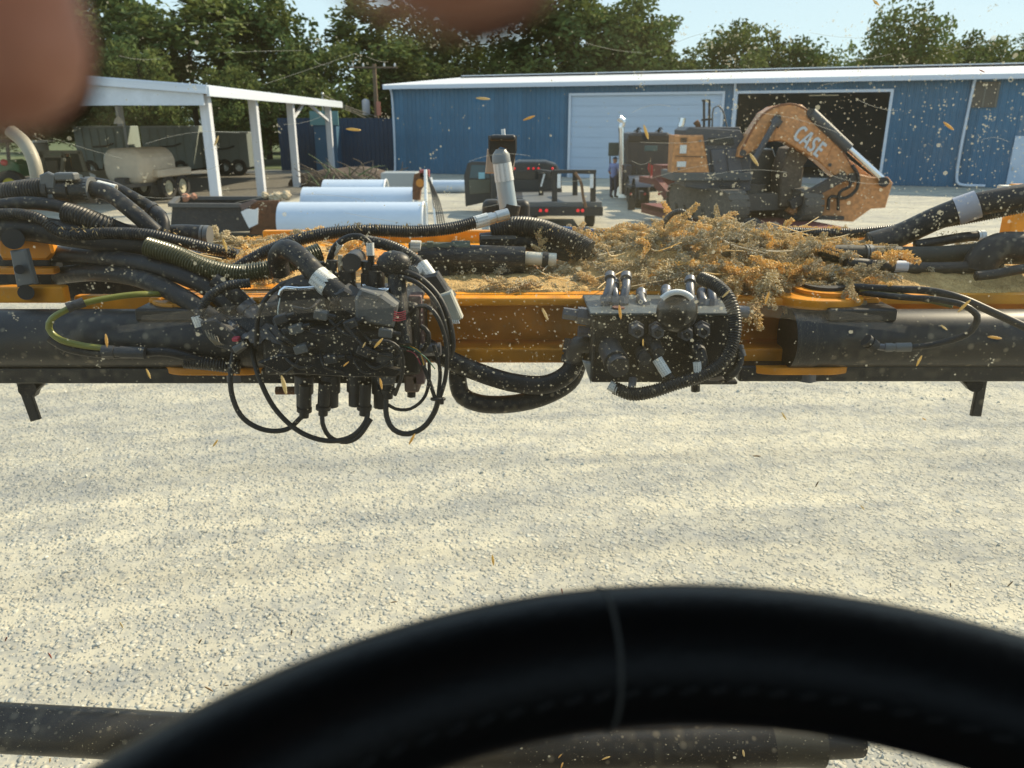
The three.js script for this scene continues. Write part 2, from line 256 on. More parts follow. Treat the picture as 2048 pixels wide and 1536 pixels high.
  const [wx, wy] = onShop(1936, 215), [wx2, wy2] = onShop(2002, 163), win = part(shop, 'louvred_window', [box(wx2 - wx, wy2 - wy, 0.05, (wx + wx2) / 2, (wy + wy2) / 2, 0.03)], mat(0.1, 0.085, 0.065, 0.6), 'brown louvred window high on the wall');
  for (const k of [0.05, 0.5, 0.95]) part(win, 'mullion', box(0.06, wy2 - wy, 0.06, wx + (wx2 - wx) * k, (wy + wy2) / 2, 0.045), mat(0.16, 0.15, 0.12, 0.6));
  const [ex, ey] = onShop(2010, 375), [, ey2] = onShop(2020, 272), sheet = part(shop, 'walk_door', rbox(1.9, ey2, 0.06, 0.02, ex + 0.95, ey2 / 2, 0.06), doorWhite, 'white walk door at the far right');
  part(sheet, 'door_handle', box(0.05, 0.16, 0.06, ex + 0.15, 1.0, 0.12), M.zinc);
  part(shop, 'interior_lamp', box(1.5, 0.05, 0.12, (d2a + d2b) / 2 + 0.6, top - 0.12, -0.5), mat(0.6, 0.55, 0.4, 0.4));
}
// ---------------------------------------------------------------- navy fence and lean-to between the sheds
{
  const f = thing('metal_fence', 'dark navy sheet metal fence between carport and blue workshop', 'fence');
  const a = Z(560, 300, 57), b = Z(778, 300, 57), h = Z(650, 236, 57).y, pan = ribPanel(0.914, 3), n = Math.ceil((b.x - a.x) / 0.914);
  const r = part(f, 'rail', [box(b.x - a.x, 0.1, 0.06, (a.x + b.x) / 2, h - 0.3, -57.08), box(b.x - a.x, 0.1, 0.06, (a.x + b.x) / 2, 0.5, -57.08)], navyMetal);
  for (let k = 0; k < n; k++) { const m = part(f, 'fence_panel', pan, navyMetal); m.position.set(a.x + k * 0.914, 0, -57); m.scale.y = h; }
  const t = thing('lean_to_shed', 'small teal green lean-to shed behind the carport end', 'shed');
  const c = Z(655, 240, 55.5), teal = mat(0.13, 0.27, 0.27, 0.6);
  part(t, 'wall', [box(1.5, c.y - 0.4, 0.1, c.x - 0.2, (c.y - 0.4) / 2, -55.5), box(0.1, c.y - 0.4, 1.2, c.x + 0.5, (c.y - 0.4) / 2, -56.15)], mat(0.035, 0.11, 0.19, 0.6));
  part(t, 'roof_edge', box(1.9, 0.9, 0.14, c.x - 0.2, c.y + 0.12, -55.4), teal);
}
// ---------------------------------------------------------------- carport
{
  const c = thing('carport', 'open white-trimmed carport roof on square white posts', 'carport');
  const X1 = -11.25, zs = [-30.4, -36, -42, -50.5], EAV = 4.15, PITCHX = 0.072, xL = -34;
  const yAt = (x) => EAV + 0.28 + (X1 + 0.25 - x) * PITCHX;
  const postM = new THREE.MeshStandardMaterial({ color: lin(0.62, 0.64, 0.68), roughness: 0.5, map: rep(wearT, 0.5) });
  for (const z of zs) part(c, 'post', rbox(0.34, EAV, 0.34, 0.02, X1, EAV / 2, z), postM);
  for (const z of [-30.4, -50.5]) part(c, 'post', rbox(0.34, EAV, 0.34, 0.02, -24, EAV / 2, z), postM);
  part(c, 'brace', beamBox(V(X1, 3.3, -42.1), V(X1, EAV, -44.6), 0.12, 0.14), postM);
  part(c, 'brace', beamBox(V(X1, 3.3, -50.4), V(X1, EAV, -46.0), 0.12, 0.14), postM);
  const mid = (X1 + 0.35 + xL) / 2, len = (X1 + 0.35 - xL) / Math.cos(Math.atan(PITCHX));
  part(c, 'roof_sheet', box(len, 0.05, 23.2, mid, yAt(mid) + 0.03, -41.4, 0, 0, -Math.atan(PITCHX)), trimWhite);
  part(c, 'ceiling', box(len - 0.5, 0.03, 22.6, mid, yAt(mid) - 0.2, -41.4, 0, 0, -Math.atan(PITCHX)), mat(0.42, 0.36, 0.28, 0.8), 'tan underside of the carport roof');
  part(c, 'front_fascia', box(len, 0.26, 0.1, mid, yAt(mid) - 0.12, -29.78, 0, 0, -Math.atan(PITCHX)), trimWhite);
  const xa = X1 + 0.15; part(c, 'gable_panel', slab([[xL, EAV - 0.38], [xa, EAV - 0.38 + 0.02], [xa, yAt(xa) - 0.26], [xL, yAt(xL) - 0.26]], 0.06).translate(0, 0, -29.9), trimWhite);
  part(c, 'side_fascia', box(0.1, 0.34, 23.2, X1 + 0.36, EAV + 0.12, -41.4), trimWhite);
  const lampb = part(c, 'hanging_lamp', [rod(V(-17.2, EAV - 0.3, -36), V(-17.2, EAV - 0.75, -36), 0.02)], M.zinc); part(lampb, 'lamp_shade', lathe([[0, 0.22], [0.6, 0.16], [1, 0.03]], V(-17.2, EAV - 1.0, -36), V(-17.2, EAV - 0.7, -36)), M.white);
}
// ---------------------------------------------------------------- trees
function crownGeometry(rx, ry, clumps, leaves, size, seedv) {
  seed = seedv; const pos = [], col = [], nor = [], n = V(), a = V(), b = V(), p = V();
  for (let k = 0; k < clumps; k++) {
    const th = rnd() * 6.283, u = rr(-0.85, 1), s = Math.sqrt(1 - Math.min(1, u * u)), q = Math.pow(rnd(), 0.35), cx = rx * q * s * Math.cos(th), cy = ry * q * u, cz = rx * q * s * Math.sin(th), cr = rr(0.14, 0.27) * rx + 0.35;
    const tone = rr(0.65, 1.2), yel = rr(0, 0.5);
    for (let l = 0; l < leaves; l++) {
      n.set(rr(-1, 1), rr(-1, 1), rr(-1, 1)).normalize(); const d = cr * Math.pow(rnd(), 0.45); p.set(cx + n.x * d, cy + n.y * d * 0.8, cz + n.z * d);
      a.set(rr(-1, 1), rr(-0.6, 0.6), rr(-1, 1)).normalize().multiplyScalar(size * rr(0.6, 1.3)); b.set(rr(-1, 1), rr(-1, 1), rr(-1, 1)).cross(a).normalize().multiplyScalar(size * rr(0.35, 0.6));
      const t = tone * rr(0.75, 1.25), c = [0.092 * t * (1 + yel), 0.138 * t * (1 + 0.35 * yel), 0.044 * t];
      const v = [p.clone().sub(a), p.clone().add(b), p.clone().add(a), p.clone().sub(b)];
      for (const i of [0, 1, 2, 0, 2, 3]) { pos.push(v[i].x, v[i].y, v[i].z); col.push(...c); nor.push(0, 1, 0); }
    }
  }
  const g = new THREE.BufferGeometry(); g.setAttribute('position', new THREE.Float32BufferAttribute(pos, 3)); g.setAttribute('color', new THREE.Float32BufferAttribute(col, 3)); g.computeVertexNormals(); return g;
}
{
  const leaf = new THREE.MeshPhysicalMaterial({ vertexColors: true, roughness: 0.9, transmission: 0.3, thickness: 0, side: THREE.DoubleSide, specularIntensity: 0.2 }), bark = mat(0.07, 0.055, 0.04, 0.95);
  const crowns = [crownGeometry(3.6, 5.2, 95, 90, 0.24, 11), crownGeometry(4.2, 4.4, 105, 85, 0.25, 22), crownGeometry(2.6, 5.6, 75, 90, 0.22, 33), crownGeometry(4.6, 3.4, 60, 80, 0.22, 44)];
  const tree = (label, px, top, d, wpx, kind, low = 0) => {
    const t = thing('broadleaf_tree', label, 'tree', 'trees behind the yard'), base = Z(px, 300, d).setY(0), ytop = Z(px, top, d).y, half = R(px, wpx / 2, 200, d), g = crowns[kind], [rx, ry] = [[3.6, 5.2], [4.2, 4.4], [2.6, 5.6], [4.6, 3.4]][kind], hgt = ytop - low, sy = hgt / 2 / ry / 1.12, sx = half / rx / 1.1;
    t.position.copy(base); const cr = part(t, 'crown', g, leaf); cr.position.y = low + hgt / 2; cr.scale.set(sx, sy, sx); cr.rotation.y = rnd() * 6.28;
    const h = low + hgt * 0.75, tr = part(t, 'trunk', [sweep([V(0, 0, 0), V(rr(-0.2, 0.2), h * 0.4, rr(-0.2, 0.2)), V(rr(-0.4, 0.4), h, rr(-0.4, 0.4))], (s) => 0.3 - 0.22 * s, { rad: 7, per: 0.8 })], bark);
    for (let k = 0; k < 6; k++) { const y = h * rr(0.35, 0.8), a = rnd() * 6.28, L = half * rr(0.4, 0.75); part(tr, 'limb', sweep([V(0, y, 0), V(Math.cos(a) * L * 0.5, y + L * 0.45, Math.sin(a) * L * 0.5), V(Math.cos(a) * L, y + L * 0.6, Math.sin(a) * L)], (s) => 0.1 - 0.07 * s, { rad: 5, per: 0.7 }), bark); }
  };
  seed = 777;
  const T = [
    ['tall dark tree at the left edge above the carport', 60, -60, 66, 330, 0, 1.5], ['tall dense tree left of the carport gable corner', 230, -70, 72, 300, 1, 1.5], ['yellowish bushy tree behind the middle of the carport roof', 290, 60, 60, 170, 1, 0.5], ['tall green tree directly above the first carport post', 400, -80, 70, 260, 2, 1], ['tall tree bordering the left side of the sky gap', 538, -70, 74, 220, 0, 1], ['round tree under the gap of sky between tall trees', 650, 56, 70, 210, 1, 0], ['small yellow green tree behind the far carport end', 480, 110, 64, 150, 1, 0], ['dark low tree behind the navy fence', 610, 130, 66, 170, 1, 0], ['open airy tree right of the sky gap beside the pole', 768, -60, 76, 200, 2, 1],
    ['slender tree above the left corner of the workshop', 800, 60, 78, 190, 0, 0], ['thin-leaved tree at top centre with sky showing through', 900, -50, 84, 250, 3, 3.5], ['dense low tree behind the workshop roof left of centre', 900, 110, 80, 230, 1, 0], ['bushy tree behind the middle of the workshop roof', 1010, 60, 80, 220, 1, 0], ['tall dark tree right of top centre', 1120, -70, 78, 260, 0, 1], ['tall yellow green tree standing before the open sky', 1250, -40, 76, 200, 0, 1], ['shorter leafy tree beside the tall yellow green one', 1330, 25, 78, 150, 2, 1], ['low dark tree behind the white overhead door end of roof', 1200, 80, 82, 210, 1, 0],
    ['broad round topped tree above the open doorway', 1470, 25, 82, 190, 1, 1], ['low bushy tree right of the round topped tree', 1570, 62, 84, 170, 1, 1], ['low flat bush line dip in the trees above the excavator', 1640, 92, 86, 160, 3, 1], ['big airy tree at upper right with sky through branches', 1775, -10, 74, 220, 3, 3.2], ['dense lower tree under the big airy tree', 1790, 70, 78, 200, 1, 0.5], ['medium tree right of the big airy tree', 1920, 48, 80, 190, 1, 0.5], ['tree cut by the right edge of the view', 2050, 42, 78, 190, 0, 0.5], ['low leafy tree before the far right corner', 1980, 85, 74, 160, 1, 0.5],
  ];
  for (const a of T) tree(...a);
  // undergrowth closes the view under the crowns
  for (const [px, top, w, l] of [[150, 170, 340, 'dark undergrowth behind the parked box trailers'], [420, 200, 320, 'shrubs seen between the carport posts'], [640, 190, 260, 'dark shrubs behind the navy fence and pole'], [1000, 120, 420, 'shrub belt behind the left half of workshop'], [1400, 118, 420, 'shrub belt behind the middle of workshop'], [1850, 112, 460, 'shrub belt behind the right half of workshop']]) {
    const s = thing('shrub', l, 'shrub', 'shrubs under the trees'), base = Z(px, 300, 90).setY(0), h = Z(px, top, 90).y; s.position.copy(base);
    for (let k = 0; k < 3; k++) { const cr = part(s, 'foliage', crowns[1], leaf); const half = R(px, w / 2, 200, 90); cr.position.set((k - 1) * half * 0.7, h / 2, rr(-2, 2)); cr.scale.set(half * 0.5 / 4.2, h / 2 / 4.6, 0.9); cr.rotation.y = k * 2; }
  }
}
// ---------------------------------------------------------------- utility pole and wires
{
  const p = thing('utility_pole', 'weathered wooden utility pole with transformer beside the workshop corner', 'utility pole'), d = 64, b = Z(757, 300, d).setY(0), t = Z(757, 128, d);
  part(p, 'pole', rod(b, t.setX(b.x), 0.2, 0.15, 10), M.wood);
  part(p, 'crossarm', box(3.6, 0.12, 0.12, b.x, t.y - 0.25, -d + 0.2), M.wood);
  for (const s of [-1.6, -0.8, 0.8, 1.6]) part(p, 'insulator', lathe([[0, 0.07], [0.5, 0.09], [1, 0.04]], V(b.x + s, t.y - 0.2, -d + 0.2), V(b.x + s, t.y + 0.05, -d + 0.2), 8), M.zinc);
  part(p, 'transformer', lathe([[0, 0.01], [0.02, 0.3], [0.9, 0.3], [1, 0.1]], V(b.x - 0.75, t.y - 3.7, -d + 0.25), V(b.x - 0.75, t.y - 2.5, -d + 0.25), 12), mat(0.45, 0.42, 0.43, 0.5));
  part(p, 'warning_marker', box(0.3, 1.0, 0.05, b.x + 0.22, t.y - 3.2, -d + 0.24), mat(0.55, 0.2, 0.13, 0.6));
  for (const [k, s] of [[0, 0], [1, 0.25], [2, 0.5]]) { const a = Z(642, 188 + k * 7, 60), e = V(b.x, t.y - 3.8 - s, -d + 0.2), m = Z(695 + k * 3, 213 + k * 5, 62); solo('overhead_wire', ['uppermost sagging service wire running to the utility pole', 'middle sagging service wire running to the utility pole', 'lowest sagging service wire running to the utility pole'][k], 'wire', sweep([a, m, e], 0.035, { rad: 5, per: 0.5 }), mat(0.2, 0.18, 0.15, 0.8), 'service wires'); }
  const m = thing('service_mast', 'thin grey electric service mast at the carport end', 'mast'); const q = Z(645, 300, 60).setY(0); part(m, 'mast_pipe', rod(q, Z(645, 190, 60), 0.05), M.zinc); part(m, 'weather_head', new THREE.SphereGeometry(0.12, 8, 6).translate(...Z(645, 188, 60).toArray()), M.zinc);
}
// ---------------------------------------------------------------- yard machines and goods
const fpoly = (pts, d, th, bevel = 0) => slab(pts.map(([x, y]) => { const v = Z(x, y, d); return [v.x, v.y]; }), th, bevel).translate(0, 0, -d - th / 2);
const fbox = (x0, y0, x1, y1, d, depth, r = 0.01) => { const a = Z((x0 + x1) / 2, y0, d), b = Z((x0 + x1) / 2, y1, d), l = Z(x0, (y0 + y1) / 2, d), q = Z(x1, (y0 + y1) / 2, d); return rbox(q.x - l.x, a.y - b.y, depth, r, (l.x + q.x) / 2, (a.y + b.y) / 2, -d - depth / 2); };
function wheel(parent, c, r, w, axis, rimMat, rimR = 0.55) { // axis: unit vector along the axle, pointing out
  const a = c.clone().addScaledVector(axis, -w / 2), b = c.clone().addScaledVector(axis, w / 2);
  const t = part(parent, 'wheel', toCreasedNormals(flat(lathe([[0, rimR * r], [0, 0.9 * r], [0.12, r], [0.88, r], [1, 0.9 * r], [1, rimR * r], [0.75, rimR * r * 0.95]], a, b, 24)), 0.6), M.tyre);
  part(t, 'rim', toCreasedNormals(flat(lathe([[0.3, 0.01], [0.3, rimR * r], [0.78, rimR * r], [0.7, 0.3 * r], [0.92, 0.22 * r], [0.92, 0.01]], a, b, 20)), 0.6), rimMat); return t;
}
const orange = new THREE.MeshPhysicalMaterial({ map: rep(dusty(0.52, 0.225, 0.072, 0.06, [0.4, 0.28, 0.16]), 0.7), roughness: 0.5, clearcoat: 0.15 });
// --- excavator on its lowboy trailer
{
  const d = 22.3, e = thing('excavator', 'orange tracked excavator with folded boom chained down on a red trailer', 'excavator');
  const o = Z(1400, 450, d), tdir = V(0.25, 0, 0.97).normalize(), tside = V(-tdir.z, 0, tdir.x), tc = V(6.75, 0, -23.6);
  const trackM = new THREE.MeshStandardMaterial({ map: rep(dusty(0.11, 0.095, 0.075, 0.8, [0.25, 0.21, 0.15]), 0.8), roughness: 0.85 }), shoe = mat(0.10, 0.088, 0.072, 0.85);
  const q = new THREE.Quaternion().setFromUnitVectors(V(1, 0, 0), tdir);
  for (const s of [1, -1]) {
    const c = tc.clone().addScaledVector(tside, s * 1.15), prof = [], Lh = 1.55, rH = 0.42, place = (g) => g.applyQuaternion(q).translate(c.x, 0, c.z);
    for (let k = 0; k <= 12; k++) { const a = -Math.PI / 2 + Math.PI * k / 12; prof.push([Lh + rH * Math.cos(a), 1.0 + rH * Math.sin(a)]); } for (let k = 0; k <= 12; k++) { const a = Math.PI / 2 + Math.PI * k / 12; prof.push([-Lh + rH * Math.cos(a), 1.0 + rH * Math.sin(a)]); }
    const tr = part(e, 'track', place(slab(prof, 0.46, 0.02)), trackM); const per = new THREE.CatmullRomCurve3(prof.map(([x, y]) => V(x, y, 0)), true), n = 46;
    for (let k = 0; k < n; k++) { const p = per.getPointAt(k / n), t = per.getTangentAt(k / n); part(tr, 'track_shoe', place(at(new THREE.BoxGeometry(0.15, 0.045, 0.6), p.x, p.y, 0, 0, 0, Math.atan2(t.y, t.x))), shoe); }
    for (let k = 0; k < 6; k++) part(tr, 'roller', place(rod(V(-1.4 + k * 0.56, 0.72, 0.2), V(-1.4 + k * 0.56, 0.72, 0.3), 0.13)), shoe);
  }
  part(e, 'undercarriage', [at(new THREE.BoxGeometry(2.0, 0.45, 1.9), 0, 0, 0).applyQuaternion(q).translate(tc.x, 1.05, tc.z), rod(V(tc.x, 1.2, tc.z), V(tc.x, 1.5, tc.z), 0.7, 0.7, 20)], shoe);
  const dk = mat(0.05, 0.055, 0.065, 0.5);
  const hs = part(e, 'house', [fpoly([[1372, 262], [1380, 256], [1480, 262], [1500, 300], [1500, 380], [1470, 388], [1372, 372]], 22.6, 1.5, 0.03)], dk, 'dark charcoal engine house');
  part(hs, 'counterweight', fpoly([[1350, 273], [1404, 273], [1418, 352], [1347, 343]], 22.5, 0.7, 0.04), orange, 'orange counterweight side with small plates');
  part(hs, 'deck', fbox(1345, 345, 1505, 362, 22.45, 1.8, 0.03), mat(0.08, 0.085, 0.085, 0.7));
  part(hs, 'side_door', fpoly([[1422, 300], [1478, 298], [1484, 345], [1428, 350]], 22.53, 0.1, 0.01), mat(0.06, 0.065, 0.08, 0.45));
  part(hs, 'side_window', fpoly([[1418, 276], [1466, 276], [1468, 289], [1414, 289]], 22.55, 0.05, 0.005), M.darkglass);
  for (const [x0, y0, x1, y1] of [[1360, 290, 1373, 307], [1354, 323, 1372, 334]]) part(hs, 'plate', fbox(x0, y0, x1, y1, 22.46, 0.03, 0.004), M.label);
  for (const [x0, y0, x1, y1] of [[1361, 276, 1374, 285]]) for (let k = 0; k < 4; k++) part(hs, 'vent_slat', fbox(x0, y0 + k * 2.5, x1, y0 + k * 2.5 + 1.4, 22.465, 0.04, 0.004), M.black);
  for (const [a, b] of [[[1420, 298], [1430, 352]], [[1452, 298], [1458, 348]], [[1352, 312], [1410, 314]]]) part(hs, 'panel_gap', beamBox(Z(...a, 22.47), Z(...b, 22.47), 0.018, 0.018), M.black);
  for (const [x, y] of [[1440, 322], [1470, 320], [1400, 282], [1358, 338]]) part(hs, 'latch', rbox(0.07, 0.05, 0.03, 0.01, ...Z(x, y, 22.46).toArray()), M.greyplastic);
  part(hs, 'step', [beamBox(Z(1440, 372, 22.3), Z(1482, 374, 22.3), 0.2, 0.03), rod(Z(1444, 356, 22.3), Z(1444, 372, 22.3), 0.02), rod(Z(1478, 356, 22.3), Z(1478, 374, 22.3), 0.02)], M.black);
  part(hs, 'engine_cover', fbox(1385, 254, 1482, 268, 22.8, 1.6, 0.05), M.plastic);
  part(hs, 'handrail', [...[[1408, 1408], [1418, 1419]].map(([a, b]) => rod(Z(a, 262, 23), Z(b, 201, 23), 0.035)), rod(Z(1403, 240, 23), Z(1424, 238, 23), 0.03), rod(Z(1404, 201, 23), Z(1420, 201, 23), 0.03)], M.black);
  part(hs, 'handrail', sweep([Z(1424, 262, 23.3), Z(1428, 215, 23.3), Z(1436, 211, 23.3), Z(1444, 218, 23.3), Z(1456, 262, 23.3)], 0.025, { rad: 6, per: 0.15 }), M.greyplastic);
  part(hs, 'exhaust_stack', sweep([Z(1396, 262, 23), Z(1396, 250, 23), Z(1391, 243, 23)], 0.08, { rad: 8, per: 0.08 }), M.rust);
  part(hs, 'operator_cab', fpoly([[1500, 300], [1545, 300], [1560, 345], [1552, 385], [1500, 385]], 23.6, 1.3, 0.03), mat(0.03, 0.035, 0.035, 0.3));
  const boom = part(e, 'boom', fpoly([[1478, 312], [1481, 299], [1527, 228], [1545, 216], [1578, 209], [1602, 211], [1621, 226], [1690, 312], [1709, 345], [1714, 362], [1702, 372], [1686, 364], [1640, 322], [1574, 283], [1560, 279], [1536, 281], [1484, 313]], d, 0.55, 0.03), orange, 'orange bent boom with white lettering');
  part(boom, 'boom_edge', sweep([Z(1482, 300, d + 0.02), Z(1528, 227, d + 0.02), Z(1578, 208, d + 0.02), Z(1620, 225, d + 0.02), Z(1690, 311, d + 0.02), Z(1710, 345, d + 0.02)], 0.035, { rad: 6, per: 0.2 }), mat(0.2, 0.075, 0.03, 0.7), 'brown hose run along the boom top');
  const font = await new FontLoader().loadAsync('fonts/droid/droid_sans_bold.typeface.json');
  const tg = new TextGeometry('CASE', { font, size: 0.40, depth: 0.012, curveSegments: 5 }); tg.computeBoundingBox(); { const a = Z(1582, 274, d), b = Z(1628, 311, d), ang = Math.atan2(b.y - a.y, b.x - a.x), L = tg.boundingBox.max.x; tg.scale(a.distanceTo(b) * 1.12 / L, 1.05, 1); tg.rotateZ(ang); tg.translate(a.x, a.y, -d + 0.012); }
  part(boom, 'lettering', tg, mat(0.5, 0.53, 0.54, 0.5), 'white block lettering on the boom');
  part(boom, 'boom_cylinder', [rod(Z(1507, 322, d - 0.2), Z(1550, 246, d - 0.2), 0.085), rod(Z(1548, 250, d - 0.05), Z(1557, 238, d - 0.05), 0.15)], dk);
  for (const [x, y, r] of [[1486, 306, 0.09], [1555, 236, 0.1], [1622, 226, 0.12], [1704, 356, 0.14], [1660, 330, 0.05]]) part(boom, 'pin', rod(Z(x, y, d - 0.06), Z(x, y, d + 0.6), r, r, 14), mat(0.05, 0.045, 0.04, 0.6));
  part(boom, 'weld_seam', [beamBox(Z(1560, 212, d - 0.004), Z(1548, 280, d - 0.004), 0.025, 0.014), beamBox(Z(1668, 286, d - 0.004), Z(1650, 328, d - 0.004), 0.025, 0.014)], orange);
  part(boom, 'arm_cylinder', rod(Z(1622, 226, d), Z(1697, 297, d), 0.15, 0.15, 16), mat(0.05, 0.055, 0.06, 0.45));
  part(boom, 'cylinder_rod', rod(Z(1694, 294, d), Z(1768, 361, d), 0.085, 0.085, 14), M.chrome);
  part(boom, 'hose_bundle', [sweep([Z(1704, 330, d - 0.1), Z(1716, 352, d - 0.15), Z(1712, 380, d - 0.15), Z(1690, 396, d - 0.12), Z(1660, 394, d - 0.1), Z(1656, 420, d - 0.1)], 0.05, { rad: 7, per: 0.1 }), sweep([Z(1700, 352, d - 0.12), Z(1700, 372, d - 0.2), Z(1680, 384, d - 0.16), Z(1676, 420, d - 0.1)], 0.045, { rad: 7, per: 0.1 })], M.rubber);
  const st = part(e, 'dipper_arm', [fpoly([[1580, 424], [1604, 404], [1690, 362], [1708, 347], [1735, 354], [1762, 358], [1776, 356], [1784, 366], [1770, 414], [1742, 416], [1706, 442], [1690, 441], [1592, 434]], d + 0.06, 0.42, 0.025)], orange, 'orange folded dipper arm');
  part(st, 'pivot_pin', rod(Z(1768, 364, d - 0.15), Z(1768, 364, d + 0.5), 0.14, 0.14, 14), M.black);
  part(st, 'gusset', fpoly([[1686, 310], [1742, 352], [1706, 352], [1690, 330]], d + 0.3, 0.06, 0.01), orange);
  part(e, 'bucket_cylinder', [beamBox(Z(1580, 410, d - 0.05), Z(1690, 350, d - 0.05), 0.24, 0.24)], mat(0.045, 0.04, 0.035, 0.7));
  part(e, 'lower_link', [beamBox(Z(1585, 434, d - 0.03), Z(1686, 436, d - 0.03), 0.16, 0.1)], mat(0.04, 0.038, 0.036, 0.7));
  part(e, 'bucket', [fpoly([[1562, 412], [1566, 340], [1580, 300], [1604, 292], [1624, 300], [1606, 330], [1600, 380], [1602, 410]], d + 0.35, 0.95, 0.04)], new THREE.MeshStandardMaterial({ map: rep(dusty(0.1, 0.075, 0.05, 0.9, [0.2, 0.15, 0.1]), 0.6), roughness: 0.8 }), 'worn brown bucket curled inside the boom');
  // lowboy trailer
  const ldir = V(0.25, 0, 0.97).normalize(), lside = V(-ldir.z, 0, ldir.x), lc = V(6.75, 0, -23.6), lq = new THREE.Quaternion().setFromUnitVectors(V(1, 0, 0), ldir), tl = thing('lowboy_trailer', 'low red flat trailer carrying the orange excavator', 'trailer'), L = (f, s, y) => lc.clone().addScaledVector(ldir, f).addScaledVector(lside, s).setY(y);
  const dustyRed = new THREE.MeshStandardMaterial({ map: rep(dusty(0.13, 0.022, 0.018, 0.7, [0.3, 0.2, 0.16]), 0.7), roughness: 0.65 });
  part(tl, 'deck', at(new THREE.BoxGeometry(8.6, 0.16, 2.6), 0, 0, 0).applyQuaternion(lq).translate(L(0.2, 0, 0.5).x, 0.5, L(0.2, 0, 0.5).z), dustyRed);
  for (const s of [-1.25, 1.25]) part(tl, 'side_rail', beamBox(L(-4.2, s, 0.42), L(4.6, s, 0.42), 0.1, 0.3), dustyRed);
  part(tl, 'gooseneck', [beamBox(L(-4.1, -0.9, 0.6), L(-5.6, -0.9, 1.15), 0.25, 0.3), beamBox(L(-4.1, 0.1, 0.6), L(-5.6, 0.1, 1.15), 0.25, 0.3), beamBox(L(-5.6, -0.4, 1.15), L(-7.4, -0.4, 1.15), 0.9, 0.22)], dustyRed, 'red raised gooseneck');
  part(tl, 'toolbox', [at(new THREE.BoxGeometry(0.8, 0.5, 1.0), 0, 0, 0).applyQuaternion(lq).translate(L(-5.9, -0.5, 0).x, 1.5, L(-5.9, -0.5, 0).z)], dustyRed, 'scuffed red box on the gooseneck');
  for (let k = 0; k < 3; k++) wheel(tl, L(2.4 + k * 0.95, 1.0, 0.4), 0.4, 0.3, lside, M.zinc);
}
